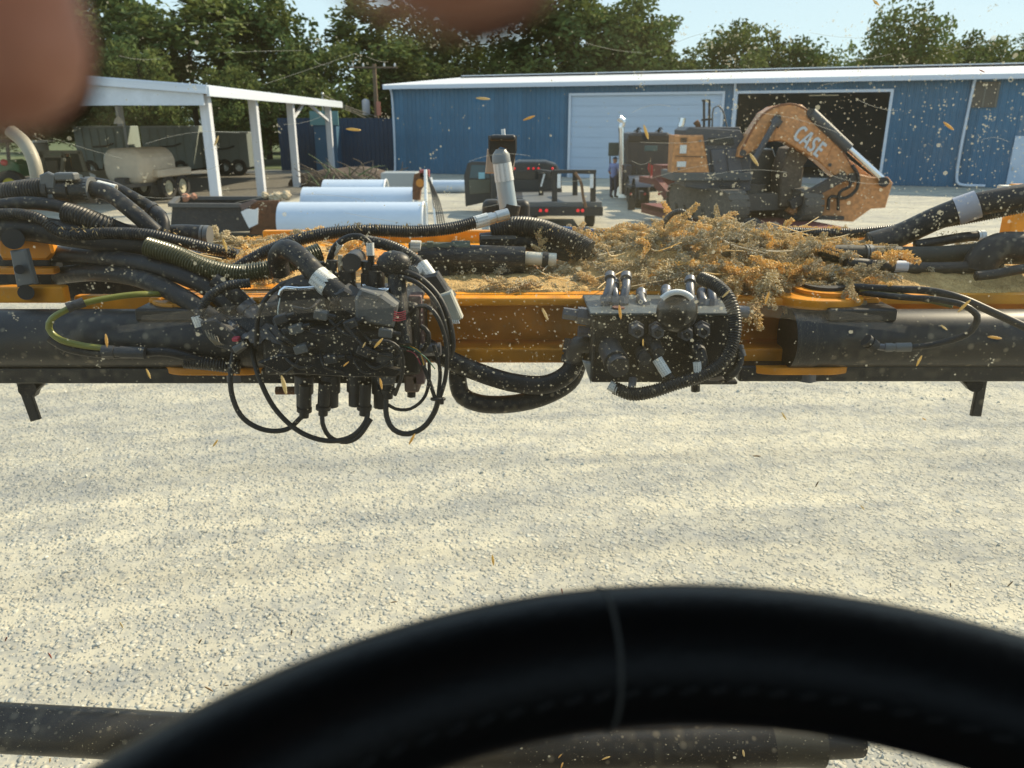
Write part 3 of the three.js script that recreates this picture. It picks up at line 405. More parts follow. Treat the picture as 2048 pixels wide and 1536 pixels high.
// --- semi tractor
{
  const s = thing('semi_truck', 'black semi tractor with two chrome exhaust stacks seen from behind', 'truck'), D = 35, blk = mat(0.035, 0.034, 0.04, 0.35), out = V(-0.95, 0, 0.3).normalize();
  part(s, 'sleeper', fpoly([[1256, 280], [1260, 270], [1270, 268], [1334, 268], [1343, 272], [1345, 282], [1345, 336], [1340, 350], [1256, 350]], D, 2.2, 0.06), mat(0.028, 0.027, 0.031, 0.4));
  part(s, 'rear_window', fbox(1289, 291, 1315, 302, D - 0.02, 0.06, 0.02), mat(0.07, 0.12, 0.12, 0.15));
  part(s, 'visor_band', fbox(1257, 270, 1344, 283, D - 0.05, 0.2, 0.03), mat(0.018, 0.016, 0.016, 0.3));
  part(s, 'cab', fbox(1262, 300, 1340, 352, D + 2, 2.2, 0.1), blk);
  part(s, 'hood', fbox(1270, 315, 1332, 372, D + 4.2, 1.8, 0.15), blk);
  for (const [x, px2] of [[1243, 1249], [1362, 1367]]) { const st = part(s, 'exhaust_stack', [rod(Z(x, 388, D - 0.4), Z(x, 262, D - 0.4), 0.11, 0.11, 14), sweep([Z(x, 264, D - 0.4), Z(x, 252, D - 0.4), Z((x + px2) / 2, 244, D - 0.4), Z(px2 - (x > 1300 ? 1 : 11), 236, D - 0.4)], 0.13, { rad: 12, per: 0.08 })], M.chrome); }
  for (const x of [1273, 1316]) part(s, 'roof_horn', lathe([[0, 0.03], [0.7, 0.06], [1, 0.14]], Z(x - 5, 262, D + 0.8), Z(x + 5, 261, D + 0.4), 10), M.chrome);
  part(s, 'mirror', fbox(1217, 285, 1238, 312, D + 1.6, 0.1, 0.03), mat(0.06, 0.08, 0.07, 0.2)); part(s, 'mirror_arm', [rod(Z(1220, 312, D + 1.65), Z(1220, 346, D + 1.7), 0.03), rod(Z(1236, 300, D + 1.65), Z(1262, 305, D + 1.9), 0.03)], M.black);
  part(s, 'frame_rail', [beamBox(Z(1268, 372, D), Z(1284, 392, 30.4), 0.15, 0.3), beamBox(Z(1330, 372, D), Z(1330, 392, 30.4), 0.15, 0.3)], M.black);
  part(s, 'fifth_wheel', fbox(1262, 372, 1338, 380, 31.5, 1.4, 0.05), M.black);
  for (const [px, z] of [[1268, 33.2], [1281, 31.7]]) for (const dx of [0, 2.0]) { const c = Z(px, 400, z); c.y = 0.52; c.x += dx; wheel(s, c, 0.52, 0.55, V(-1, 0, 0.0), M.chrome, 0.52); part(s, 'mudguard', toCreasedNormals(flat(at(new THREE.CylinderGeometry(0.62, 0.62, 0.6, 14, 1, true, 0.5, 2.1), c.x, 0.52, c.z, 0, 0, Math.PI / 2)), 0.7), new THREE.MeshStandardMaterial({ color: lin(0.12, 0.12, 0.13), roughness: 0.35, metalness: 0.6, side: THREE.DoubleSide })); }
  { const c = Z(1228, 392, 40); c.y = 0.5; wheel(s, c, 0.5, 0.35, V(-1, 0, 0), M.chrome); const c2 = c.clone(); c2.x += 2.1; wheel(s, c2, 0.5, 0.35, V(-1, 0, 0), M.chrome); }
  for (const x of [1262, 1338]) part(s, 'mud_flap', fbox(x - 6, 396, x + 8, 420, 30.6, 0.03, 0.005), M.black);
  part(s, 'side_fairing', fbox(1252, 330, 1262, 392, 34.2, 1.6, 0.04), blk); part(s, 'deck_plate', fbox(1262, 352, 1338, 362, 34, 0.6, 0.03), M.zinc); for (const x of [1262, 1290, 1318, 1338]) part(s, 'tail_lamp', rod(Z(x, 388, 30.3), Z(x, 388, 30.25), 0.05, 0.05, 10), mat(0.35, 0.02, 0.02, 0.3));
  for (const x of [1272, 1300, 1328]) part(s, 'air_line', sweep([Z(x, 335, 34.9), Z(x + 3, 358, 33.5), Z(x + 6, 366, 32)], 0.03, { rad: 6, per: 0.2 }), mat(x === 1300 ? 0.3 : 0.03, 0.03, x === 1328 ? 0.2 : 0.03, 0.5));
  part(s, 'fuel_tank', rod(Z(1240, 385, 37.5), Z(1240, 388, 35.8), 0.32, 0.32, 16), M.chrome);
  const f = thing('safety_flag', 'small red flag on a stick behind the semi truck', 'flag'); part(f, 'stick', rod(Z(1299, 366, 30), Z(1301, 316, 30), 0.02, 0.02, 6), M.wood); part(f, 'cloth', slab([[0, 0], [0.22, -0.12], [0.25, -0.5], [0.08, -0.42], [-0.02, -0.2]], 0.012).translate(...Z(1297, 326, 30).toArray()), mat(0.5, 0.05, 0.05, 0.8));
}
// --- flatbed pickup with open door, and the steel frame on its bed
{
  const t = thing('pickup_truck', 'dark pickup seen from behind with driver door open and red cab lights', 'truck'), D = 29, body = mat(0.03, 0.033, 0.035, 0.3);
  part(t, 'cab', fpoly([[985, 400], [984, 352], [1000, 347], [1024, 330], [1040, 326], [1092, 326], [1112, 332], [1120, 350], [1122, 400]], D, 1.7, 0.05), body);
  part(t, 'rear_window', fpoly([[1034, 342], [1106, 342], [1112, 358], [1030, 358]], D - 0.02, 0.04, 0.01), M.darkglass);
  for (const x of [1029, 1057, 1067, 1077, 1105]) part(t, 'cab_lamp', new THREE.SphereGeometry(0.045, 8, 6).translate(...Z(x, 337, D - 0.04).toArray()), M.redlamp);
  const dr = part(t, 'door', fpoly([[932, 412], [929, 352], [936, 327], [944, 324], [980, 325], [986, 352], [986, 400]], D + 1.5, 0.14, 0.02).translate(0, 0, 0), body, 'open driver door swung out to the left');
  part(dr, 'door_window', fpoly([[939, 356], [943, 330], [976, 331], [980, 356]], D + 1.48, 0.04, 0.005), mat(0.05, 0.1, 0.12, 0.12)); part(dr, 'door_card', fpoly([[938, 360], [980, 360], [980, 385], [940, 388]], D + 1.47, 0.04, 0.01), mat(0.13, 0.125, 0.09, 0.8)); part(dr, 'mirror', fbox(957, 345, 970, 358, D + 1.4, 0.06, 0.02), mat(0.25, 0.5, 0.56, 0.12));
  part(t, 'chassis', fbox(992, 396, 1118, 412, D - 3, 4.6, 0.05), M.black);
  const bed = part(t, 'flat_bed', fbox(1046, 404, 1204, 424, 24.6, 3.6, 0.02), mat(0.1, 0.105, 0.105, 0.6));
  part(bed, 'tail_board', fbox(1046, 414, 1206, 432, 24.5, 0.1, 0.01), M.black); for (const x of [1081, 1093, 1156, 1165]) part(bed, 'tail_lamp', rod(Z(x, 421, 24.5), Z(x, 421, 24.4), 0.05, 0.05, 10), M.redlamp);
  for (const [x, z] of [[1066, 25.6], [1180, 25.6], [1010, 31.3], [1110, 31.3]]) { const c = Z(x, 410, z); c.y = 0.4; wheel(t, c, 0.4, 0.28, V(x < 1100 ? -1 : 1, 0, 0), M.zinc); }
  const f = thing('steel_rack', 'black steel rack frame standing on the flat truck bed', 'rack'), rk = mat(0.02, 0.02, 0.02, 0.6);
  for (const [x, z, top] of [[1109, 24.8, 345], [1186, 24.8, 345], [1082, 27, 346], [1150, 27, 346]]) part(f, 'post', beamBox(Z(x, 414, z), Z(x, top, z), 0.16, 0.16), rk);
  part(f, 'top_bar', [beamBox(Z(1105, 343, 24.8), Z(1192, 343, 24.8), 0.2, 0.1), beamBox(Z(1078, 341, 27), Z(1105, 345, 24.8), 0.14, 0.08)], rk); part(f, 'top_bar', beamBox(Z(1146, 344, 27), Z(1188, 345, 24.8), 0.12, 0.1), rk);
  for (const x of [1118, 1183]) part(f, 'white_stake', rbox(0.11, 0.42, 0.05, 0.02, Z(x, 362, 24.7).x, Z(x, 362, 24.7).y, -24.66), M.white); part(f, 'white_stake', beamBox(Z(1082, 373, 25.6), Z(1089, 348, 25.6), 0.09, 0.05), M.white);
  part(f, 'hanging_strap', sweep([Z(1150, 345, 24.6), Z(1162, 365, 24.5), Z(1166, 392, 24.5), Z(1172, 415, 24.5)], 0.05, { rad: 6, per: 0.15 }), mat(0.16, 0.09, 0.05, 0.9));
}
// --- people in the yard
function figure(joints, bones, box3, res) { // one continuous skin over tapered bones
  const c = box3.getCenter(V()), s = box3.getSize(V()), half = Math.max(s.x, s.y, s.z) / 2 * 1.06, mc = new MarchingCubes(res, new THREE.MeshStandardMaterial(), false, false, 200000), p = V(), d = V(), e = V();
  const dist = (q, b) => { const [A, B] = [joints[b[0]], joints[b[1]]]; d.set(B[0] - A[0], B[1] - A[1], B[2] - A[2]); e.set(q.x - A[0], q.y - A[1], q.z - A[2]); const t = Math.max(0, Math.min(1, e.dot(d) / Math.max(1e-9, d.lengthSq()))); return e.addScaledVector(d, -t).length() - (A[3] + (B[3] - A[3]) * t); };
  const k = half * 0.022 + 0.0; let i = 0; const hs = res / 2;
  for (let z = 0; z < res; z++) for (let y = 0; y < res; y++) for (let x = 0; x < res; x++, i++) { p.set(c.x + (x - hs) / hs * half, c.y + (y - hs) / hs * half, c.z + (z - hs) / hs * half); let m = 1e9; for (const b of bones) { const v = dist(p, b); const h = Math.max(k - Math.abs(m - v), 0) / k; m = Math.min(m, v) - h * h * k * 0.25; } mc.field[i] = -m; }
  mc.isolation = 0; mc.update(); const n = mc.count, g = new THREE.BufferGeometry(), P = new Float32Array(mc.positionArray.slice(0, n * 3)), C = new Float32Array(n * 3);
  for (let j = 0; j < n; j++) { p.set(c.x + P[3 * j] * half, c.y + P[3 * j + 1] * half, c.z + P[3 * j + 2] * half); P.set([p.x, p.y, p.z], 3 * j); let best = 1e9, col = [0.5, 0.5, 0.5]; for (const b of bones) { const v = dist(p, b); if (v < best) { best = v; col = b[2]; } } C.set(col, 3 * j); }
  g.setAttribute('position', new THREE.BufferAttribute(P, 3)); g.setAttribute('color', new THREE.BufferAttribute(C, 3));
  const N = new Float32Array(mc.normalArray.slice(0, n * 3)); g.setAttribute('normal', new THREE.BufferAttribute(N, 3)); g.computeVertexNormals(); return g;
}
const bodyMat = new THREE.MeshStandardMaterial({ vertexColors: true, roughness: 0.85 });
function person(label, foot, turn, shirt, trousers, skin, hat, lean) {
  const h = 1.78, J = { hl: [-0.10, 0.92, 0, 0.11], hr: [0.10, 0.92, 0, 0.11], kl: [-0.12, 0.5, 0.02, 0.075], kr: [0.13, 0.5, 0.04, 0.075], al: [-0.12, 0.09, -0.02, 0.05], ar: [0.14, 0.09, 0, 0.05], tl: [-0.13, 0.045, 0.15, 0.042], tr: [0.16, 0.045, 0.17, 0.042], pel: [0, 0.98, 0, 0.14], wa: [0, 1.12, 0, 0.135], ch: [0, 1.34, lean, 0.16], sl: [-0.19, 1.43, lean, 0.07], sr: [0.19, 1.43, lean, 0.07], nk: [0, 1.5, lean, 0.055], hd: [0, 1.65, lean + 0.02, 0.1], hd2: [0, 1.60, lean + 0.03, 0.085], el: [-0.30, 1.16, lean - 0.02, 0.045], er: [0.30, 1.17, lean, 0.045], wl: [-0.29, 0.93, lean + 0.1, 0.034], wr: [0.26, 0.95, lean + 0.14, 0.034], fl: [-0.28, 0.82, lean + 0.14, 0.03], fr: [0.25, 0.85, lean + 0.2, 0.03], no: [0, 1.63, lean + 0.12, 0.022] };
  const shoe = [0.03, 0.028, 0.025];
  const B = [['hl', 'kl', trousers], ['hr', 'kr', trousers], ['kl', 'al', trousers], ['kr', 'ar', trousers], ['al', 'tl', shoe], ['ar', 'tr', shoe], ['hl', 'hr', trousers], ['pel', 'wa', shirt], ['wa', 'ch', shirt], ['ch', 'sl', shirt], ['ch', 'sr', shirt], ['sl', 'el', shirt], ['sr', 'er', shirt], ['el', 'wl', skin], ['er', 'wr', skin], ['wl', 'fl', skin], ['wr', 'fr', skin], ['ch', 'nk', skin], ['nk', 'hd2', skin], ['hd2', 'hd', skin], ['hd2', 'no', skin]];
  const g = figure(J, B, new THREE.Box3(V(-0.45, 0, -0.4), V(0.45, h, 0.4)), 84), p = thing('person', label, 'person');
  p.position.copy(foot); p.rotation.y = turn; part(p, 'body', g, bodyMat);
  part(p, 'cap', [new THREE.SphereGeometry(0.108, 14, 8, 0, 6.3, 0, 1.5).translate(0, 1.675, lean + 0.015), rbox(0.15, 0.018, 0.12, 0.008, 0, 1.69, lean + 0.15)], mat(...hat, 0.8));
}
person('person in a blue shirt and dark trousers beside the semi truck', G(1226, 396), 2.4, [0.16, 0.2, 0.38], [0.03, 0.035, 0.06], [0.35, 0.17, 0.1], [0.04, 0.05, 0.07], 0.02);
person('person in an orange shirt and orange cap left of the tank trailer', Z(133, 300, 42.5).setY(0), 0.6, [0.75, 0.3, 0.02], [0.02, 0.025, 0.04], [0.4, 0.2, 0.12], [0.8, 0.36, 0.02], 0.02);
// --- white pipes, scrap, black dump box
{
  const wp = new THREE.MeshPhysicalMaterial({ color: lin(0.56, 0.64, 0.74), roughness: 0.4, map: rep(wearT, 0.7), clearcoat: 0.2 });
  const pipe = (label, x0, x1, top, d, shade) => { const yt = Z(700, top, d).y, r = yt / 2, a = Z(x0, top, d), b = Z(x1, top, d), A = V(a.x, r, -d), B = V(b.x, r, -d); const t = thing('white_pipe', label, 'pipe', 'white pipes lying in the yard'); part(t, 'shell', toCreasedNormals(flat(lathe([[0, r * 0.93], [0, r], [1, r], [1, r * 0.93], [0.9, r * 0.93]], A, B, 40)), 0.7), shade || wp); part(t, 'end_ring', new THREE.TorusGeometry(r * 0.985, 0.035, 6, 36).rotateY(Math.PI / 2).translate(B.x + 0.02, r, -d), M.white); };
  pipe('front white pipe, nearest and widest of the row', 560, 845, 404, 22); pipe('second white pipe behind the front one', 607, 828, 374, 25.2); pipe('third white pipe, narrower, behind the second', 648, 770, 359, 28);
  pipe('white pipe lying under the blue wall left of the pickup', 862, 932, 360, 38.5);
  const gb = solo('grey_sheet_bin', 'low grey metal bin behind the white pipes', 'bin', [fbox(762, 346, 832, 380, 29.6, 1.2, 0.03)], mat(0.27, 0.29, 0.29, 0.5));
  const rm = thing('rusty_hoist_frame', 'rusty brown winch frame at the right end of white pipes', 'frame');
  part(rm, 'bracket', fpoly([[829, 350], [846, 345], [850, 365], [840, 380], [838, 400], [826, 398], [826, 372]], 24.3, 0.3, 0.02), M.rust); part(rm, 'upright', [rod(Z(851, 340, 24), Z(853, 462, 23.2), 0.05), rod(Z(862, 355, 24), Z(872, 462, 23.2), 0.03)], M.white); part(rm, 'pulley', rod(Z(840, 366, 24.2), Z(840, 366, 24), 0.12, 0.12, 14), mat(0.5, 0.2, 0.03, 0.7)); part(rm, 'red_head', fbox(838, 340, 858, 356, 24.3, 0.3, 0.03), mat(0.24, 0.05, 0.05, 0.7));
  for (let k = 0; k < 5; k++) part(rm, 'cable', sweep([Z(855, 350, 23.8), Z(866 + k * 3, 400, 23.6), Z(872 + k * 5, 460, 23.3)], 0.018, { rad: 5, per: 0.3 }), mat(0.07, 0.06, 0.05, 0.8));
  const bx = thing('dump_box', 'long black steel dump box with dusty rim left of white pipes', 'dump box'), bm = new THREE.MeshStandardMaterial({ map: rep(dusty(0.02, 0.02, 0.022, 0.6, [0.16, 0.1, 0.06]), 0.7), roughness: 0.7 });
  part(bx, 'front_side', fpoly([[345, 412], [478, 412], [500, 462], [340, 468]], 22, 0.08, 0.01), bm); part(bx, 'rear_side', fbox(352, 396, 560, 440, 24.4, 0.08, 0.01), bm);
  part(bx, 'rim', [beamBox(Z(342, 410, 22), Z(500, 411, 22), 0.16, 0.1), beamBox(Z(342, 410, 22), Z(356, 396, 24.4), 0.16, 0.1), beamBox(Z(356, 396, 24.4), Z(560, 396, 24.4), 0.16, 0.1)], new THREE.MeshStandardMaterial({ map: rep(dusty(0.07, 0.07, 0.07, 1, [0.25, 0.23, 0.2]), 1), roughness: 0.8 })); part(bx, 'end_plate', fpoly([[500, 404], [556, 402], [560, 468], [500, 468]], 22.1, 0.1, 0.02), M.rust); part(bx, 'floor', fbox(350, 440, 555, 446, 22.2, 2.2, 0.02), bm);
  const bl = thing('dented_panel', 'crumpled shiny white sheet leaning on the dump box end', 'panel'); part(bl, 'panel_sheet', fpoly([[482, 424], [494, 418], [508, 420], [516, 416], [515, 448], [498, 456], [490, 440]], 21.7, 0.03, 0.005), M.whitePaint); part(bl, 'brace_strip', fpoly([[478, 410], [505, 400], [514, 402], [486, 420]], 21.75, 0.05, 0.01), mat(0.13, 0.09, 0.08, 0.8));
  for (const [k, [px, py, s]] of [[372, 396, 0.12], [388, 394, 0.09], [545, 398, 0.13], [556, 394, 0.16], [574, 392, 0.14], [530, 392, 0.1]].entries()) { const g = new THREE.DodecahedronGeometry(s, 1), p = g.attributes.position; for (let i = 0; i < p.count; i++) { const n = 0.75 + 0.5 * hash(Math.round(p.getX(i) * 90) + k * 77, Math.round(p.getY(i) * 90) * 5 + Math.round(p.getZ(i) * 90)); p.setXYZ(i, p.getX(i) * n, p.getY(i) * n, p.getZ(i) * n); } g.computeVertexNormals(); const v = Z(px, py, 24.3); solo('rubble_chunk', ['orange brick chunk on the left of the dump box rim', 'small pink rubble chunk next to the brick chunk', 'tan rubble chunk nearest the white pipe end', 'largest tan rubble chunk over the dump box', 'pale rubble chunk beside the second pipe end', 'little tan rubble chunk behind the dump box end'][k], 'rubble', g.translate(v.x, v.y + 0.02, v.z), k < 2 ? mat(0.5, 0.25, 0.16, 0.9) : mat(0.5, 0.4, 0.26, 0.9)); }
  // brush heap
  const bh = thing('brush_pile', 'tangle of dead branches and scrap in front of the navy fence', 'brush pile'); seed = 99; const twigM = mat(0.1, 0.08, 0.06, 0.95), tw2 = mat(0.09, 0.12, 0.06, 0.9);
  part(bh, 'heap', (() => { const g = new THREE.SphereGeometry(1, 22, 10, 0, 6.3, 0, 1.6), p = g.attributes.position; for (let i = 0; i < p.count; i++) { const n = 0.75 + 0.4 * fbm(p.getX(i) * 3 + 9, p.getZ(i) * 3, 3); p.setXYZ(i, p.getX(i) * n * 3.0, p.getY(i) * n * 1.0, p.getZ(i) * n * 1.4); } g.computeVertexNormals(); const c = G(700, 372); return g.translate(c.x, 0, c.z); })(), mat(0.09, 0.065, 0.05, 0.95));
  for (let k = 0; k < 46; k++) { const a = Z(rr(610, 785), rr(345, 375), 38 + rr(-1, 1)), b = a.clone().add(V(rr(-1.3, 1.3), rr(0.1, 0.9), rr(-0.6, 0.6))); part(bh, 'branch', sweep([a, a.clone().lerp(b, 0.5).add(V(rr(-0.2, 0.2), rr(-0.1, 0.2), 0)), b], (s) => 0.045 - 0.03 * s, { rad: 5, per: 0.3 }), k % 3 ? twigM : tw2); }
}
// --- under the carport
{
  const cream = new THREE.MeshPhysicalMaterial({ color: lin(0.82, 0.70, 0.54), roughness: 0.45, map: rep(wearT, 0.8), transmission: 0.2, thickness: 0 });
  const t = thing('tank_trailer', 'cream plastic liquid tank with dark bands on a two-axle trailer', 'trailer'), A = Z(243, 335, 33.8), B = Z(318, 335, 36.2), ax = B.clone().sub(A).setY(0), q = new THREE.Quaternion().setFromUnitVectors(V(0, 0, -1), ax.clone().normalize()), L = ax.length();
  const sec = []; const w = 0.78, hh = 0.56, rc = 0.42; for (const [cx, cy, a0] of [[w - rc, hh - rc * 0.9, 0], [-w + rc, hh - rc * 0.9, Math.PI / 2], [-w + rc, -hh + rc, Math.PI], [w - rc, -hh + rc, 1.5 * Math.PI]]) for (let k = 0; k <= 5; k++) { const a = a0 + k / 5 * Math.PI / 2; sec.push([cx + rc * Math.cos(a), cy + rc * Math.sin(a)]); }
  const ty = 1.42, put = (g) => g.applyQuaternion(q).translate((A.x + B.x) / 2, ty, (A.z + B.z) / 2);
  const tank = part(t, 'tank', put(toCreasedNormals(flat(slab(sec, L, 0.16)), 0.8)), cream); for (let k = 0; k < 6; k++) part(tank, 'band', put(slab(sec.map(([x, y]) => [x * 1.09, y * 1.1]), 0.07).translate(0, 0, -L / 2 + L * (k + 0.7) / 6.2)), mat(0.05, 0.045, 0.04, 0.8)); part(tank, 'filler_cap', put(rod(V(0.1, hh, L / 2 - 0.4), V(0.1, hh + 0.18, L / 2 - 0.4), 0.24, 0.22, 16)), M.white);
  part(t, 'frame', [put(box(1.3, 0.14, L + 1.2, 0, -0.72, 0.4)), put(box(0.12, 0.12, 1.8, 0, -0.72, L / 2 + 0.9))], mat(0.09, 0.085, 0.08, 0.7)); const side = V(1, 0, 0).applyQuaternion(q);
  part(t, 'pump', put(rbox(0.5, 0.4, 0.4, 0.06, 0.1, -0.6, L / 2 + 0.2)), M.plastic);
  for (const f of [-1.2, -0.2]) for (const s of [1.0, -1.0]) { const c = V(s, 0, f).applyQuaternion(q).add(V((A.x + B.x) / 2, 0.52, (A.z + B.z) / 2)); wheel(t, c, 0.52, 0.3, side.clone().multiplyScalar(Math.sign(s)), mat(0.45, 0.42, 0.3, 0.6), 0.62); }
  part(t, 'fender', put(rbox(0.36, 0.35, 2.4, 0.08, 1.0, -0.28, -0.7)), cream);
  const boxT = (label, x0, x1, y0, y1, d, wheels, tone) => { const b = thing('box_trailer', label, 'trailer', 'grey box trailers under the trees'), m = new THREE.MeshStandardMaterial({ color: lin(...tone), roughness: 0.6, map: rep(wearT, 0.25) }); const body = part(b, 'body', fbox(x0, y0, x1, y1, d, 2.4, 0.04), m); for (let k = 1; k < 6; k++) part(body, 'side_rib', fbox(x0 + (x1 - x0) * k / 6 - 0.6, y0 + 4, x0 + (x1 - x0) * k / 6 + 0.6, y1 - 4, d - 0.05, 0.06, 0.01), m); part(body, 'top_rail', fbox(x0, y0, x1, y0 + 3, d - 0.06, 0.1, 0.01), mat(0.3, 0.32, 0.3, 0.6)); const [lx, ly] = [(x0 * 0.45 + x1 * 0.55), y0 + (y1 - y0) * 0.45]; part(body, 'door_latch', sweep([Z(lx - 18, ly + 3, d - 0.1), Z(lx + 8, ly + 1, d - 0.12), Z(lx + 22, ly - 4, d - 0.1)], 0.05, { rad: 6, per: 0.2 }), M.black); part(b, 'underframe', fbox(x0 + 4, y1, x1 - 4, y1 + 5, d + 0.3, 1.8, 0.03), M.black); for (const x of wheels) { const c = Z(x, y1 + 10, d + 0.1); c.y = 0.5; wheel(b, c, 0.5, 0.3, V(0, 0, 1), M.zinc, 0.5); } };
  boxT('grey green box trailer left of the liquid tank', 152, 247, 252, 338, 50, [170, 185, 225], [0.24, 0.29, 0.27]); boxT('grey green box trailer behind the liquid tank', 285, 384, 252, 338, 50, [300, 315, 365], [0.25, 0.29, 0.27]); boxT('darker box trailer right of the liquid tank behind the post', 386, 496, 264, 335, 51.5, [436, 452, 480], [0.17, 0.2, 0.19]);
  // skid steer
  const k = thing('skid_steer', 'tan skid steer with mesh sided cab at the left', 'loader'), tan = mat(0.21, 0.19, 0.14, 0.6), D = 37;
  part(k, 'cab_frame', [[[80, 304], [162, 304]], [[80, 312], [128, 312]], [[84, 304], [88, 352]], [[128, 306], [124, 350]], [[160, 304], [172, 345]]].map(([a, b]) => beamBox(Z(...a, D), Z(...b, D), 0.14, 0.14)), tan); part(k, 'cab_interior', fbox(90, 314, 125, 342, D + 0.9, 0.8, 0.05), mat(0.02, 0.025, 0.022, 0.7)); for (let n = 0; n < 9; n++) part(k, 'mesh_bar', rod(Z(138 + n * 1.5, 308 + n * 4, D), Z(161 + n * 1.1, 308 + n * 4, D), 0.018, 0.018, 5), mat(0.1, 0.1, 0.08, 0.7)); part(k, 'mesh_panel', fpoly([[140, 308], [160, 307], [170, 343], [146, 347]], D + 0.3, 0.03, 0.005), mat(0.06, 0.06, 0.045, 0.8)); part(k, 'body', fpoly([[70, 352], [135, 348], [175, 346], [208, 372], [205, 386], [70, 392]], D - 0.4, 1.5, 0.05), mat(0.16, 0.17, 0.14, 0.6)); for (const x of [160, 186]) part(k, 'decal', fpoly([[x - 8, 345], [x + 4, 350], [x + 6, 359], [x - 5, 354]], D - 0.46, 0.03, 0.003), M.white); part(k, 'seat', rbox(0.5, 0.6, 0.15, 0.06, Z(105, 335, D + 0.4).x, Z(105, 335, D + 0.4).y, -D - 0.4), mat(0.2, 0.17, 0.13, 0.9)); for (const x of [90, 190]) { const c = Z(x, 390, D - 0.3); c.y = 0.42; wheel(k, c, 0.42, 0.3, V(0, 0, 1), tan); }
  // barrel, green tractor
  const bl = thing('steel_drum', 'round white capped steel drum above the skid steer', 'drum'); { const c = Z(86, 315, 41), y = Z(86, 285, 41).y; part(bl, 'drum_body', toCreasedNormals(flat(lathe([[0, 0.01], [0, 0.34], [0.33, 0.34], [0.35, 0.36], [0.37, 0.34], [0.96, 0.34], [1, 0.28], [1, 0.01]], V(c.x, y - 1.3, -41), V(c.x, y, -41), 20)), 0.6), mat(0.26, 0.25, 0.22, 0.6)); part(bl, 'drum_stand', rod(V(c.x, 0, -41), V(c.x, y - 1.3, -41), 0.3, 0.3, 4), M.black); part(bl, 'lid', rod(V(c.x, y, -41), V(c.x, y + 0.12, -41), 0.35, 0.33, 20), M.white); }
  const tr = thing('green_tractor', 'green tractor with a red lamp at the left edge', 'tractor'), gr = mat(0.03, 0.11, 0.035, 0.4); part(tr, 'hood', fpoly([[-60, 328], [20, 322], [34, 330], [36, 352], [-60, 360]], 34, 0.9, 0.05), gr); part(tr, 'cab', [beamBox(Z(-50, 328, 34.4), Z(-50, 282, 34.4), 0.1, 0.1), beamBox(Z(18, 325, 34.4), Z(14, 282, 34.4), 0.1, 0.1), beamBox(Z(-55, 282, 34.4), Z(20, 282, 34.4), 1.2, 0.12)], M.black); part(tr, 'lamp', new THREE.SphereGeometry(0.14, 12, 8).translate(...Z(8, 325, 33.9).toArray()), mat(0.6, 0.03, 0.03, 0.3)); for (const x of [-30, 24]) { const c = Z(x, 372, 33.9); c.y = 0.65; wheel(tr, c, 0.65, 0.4, V(0, 0, 1), mat(0.6, 0.5, 0.05, 0.5)); }
}
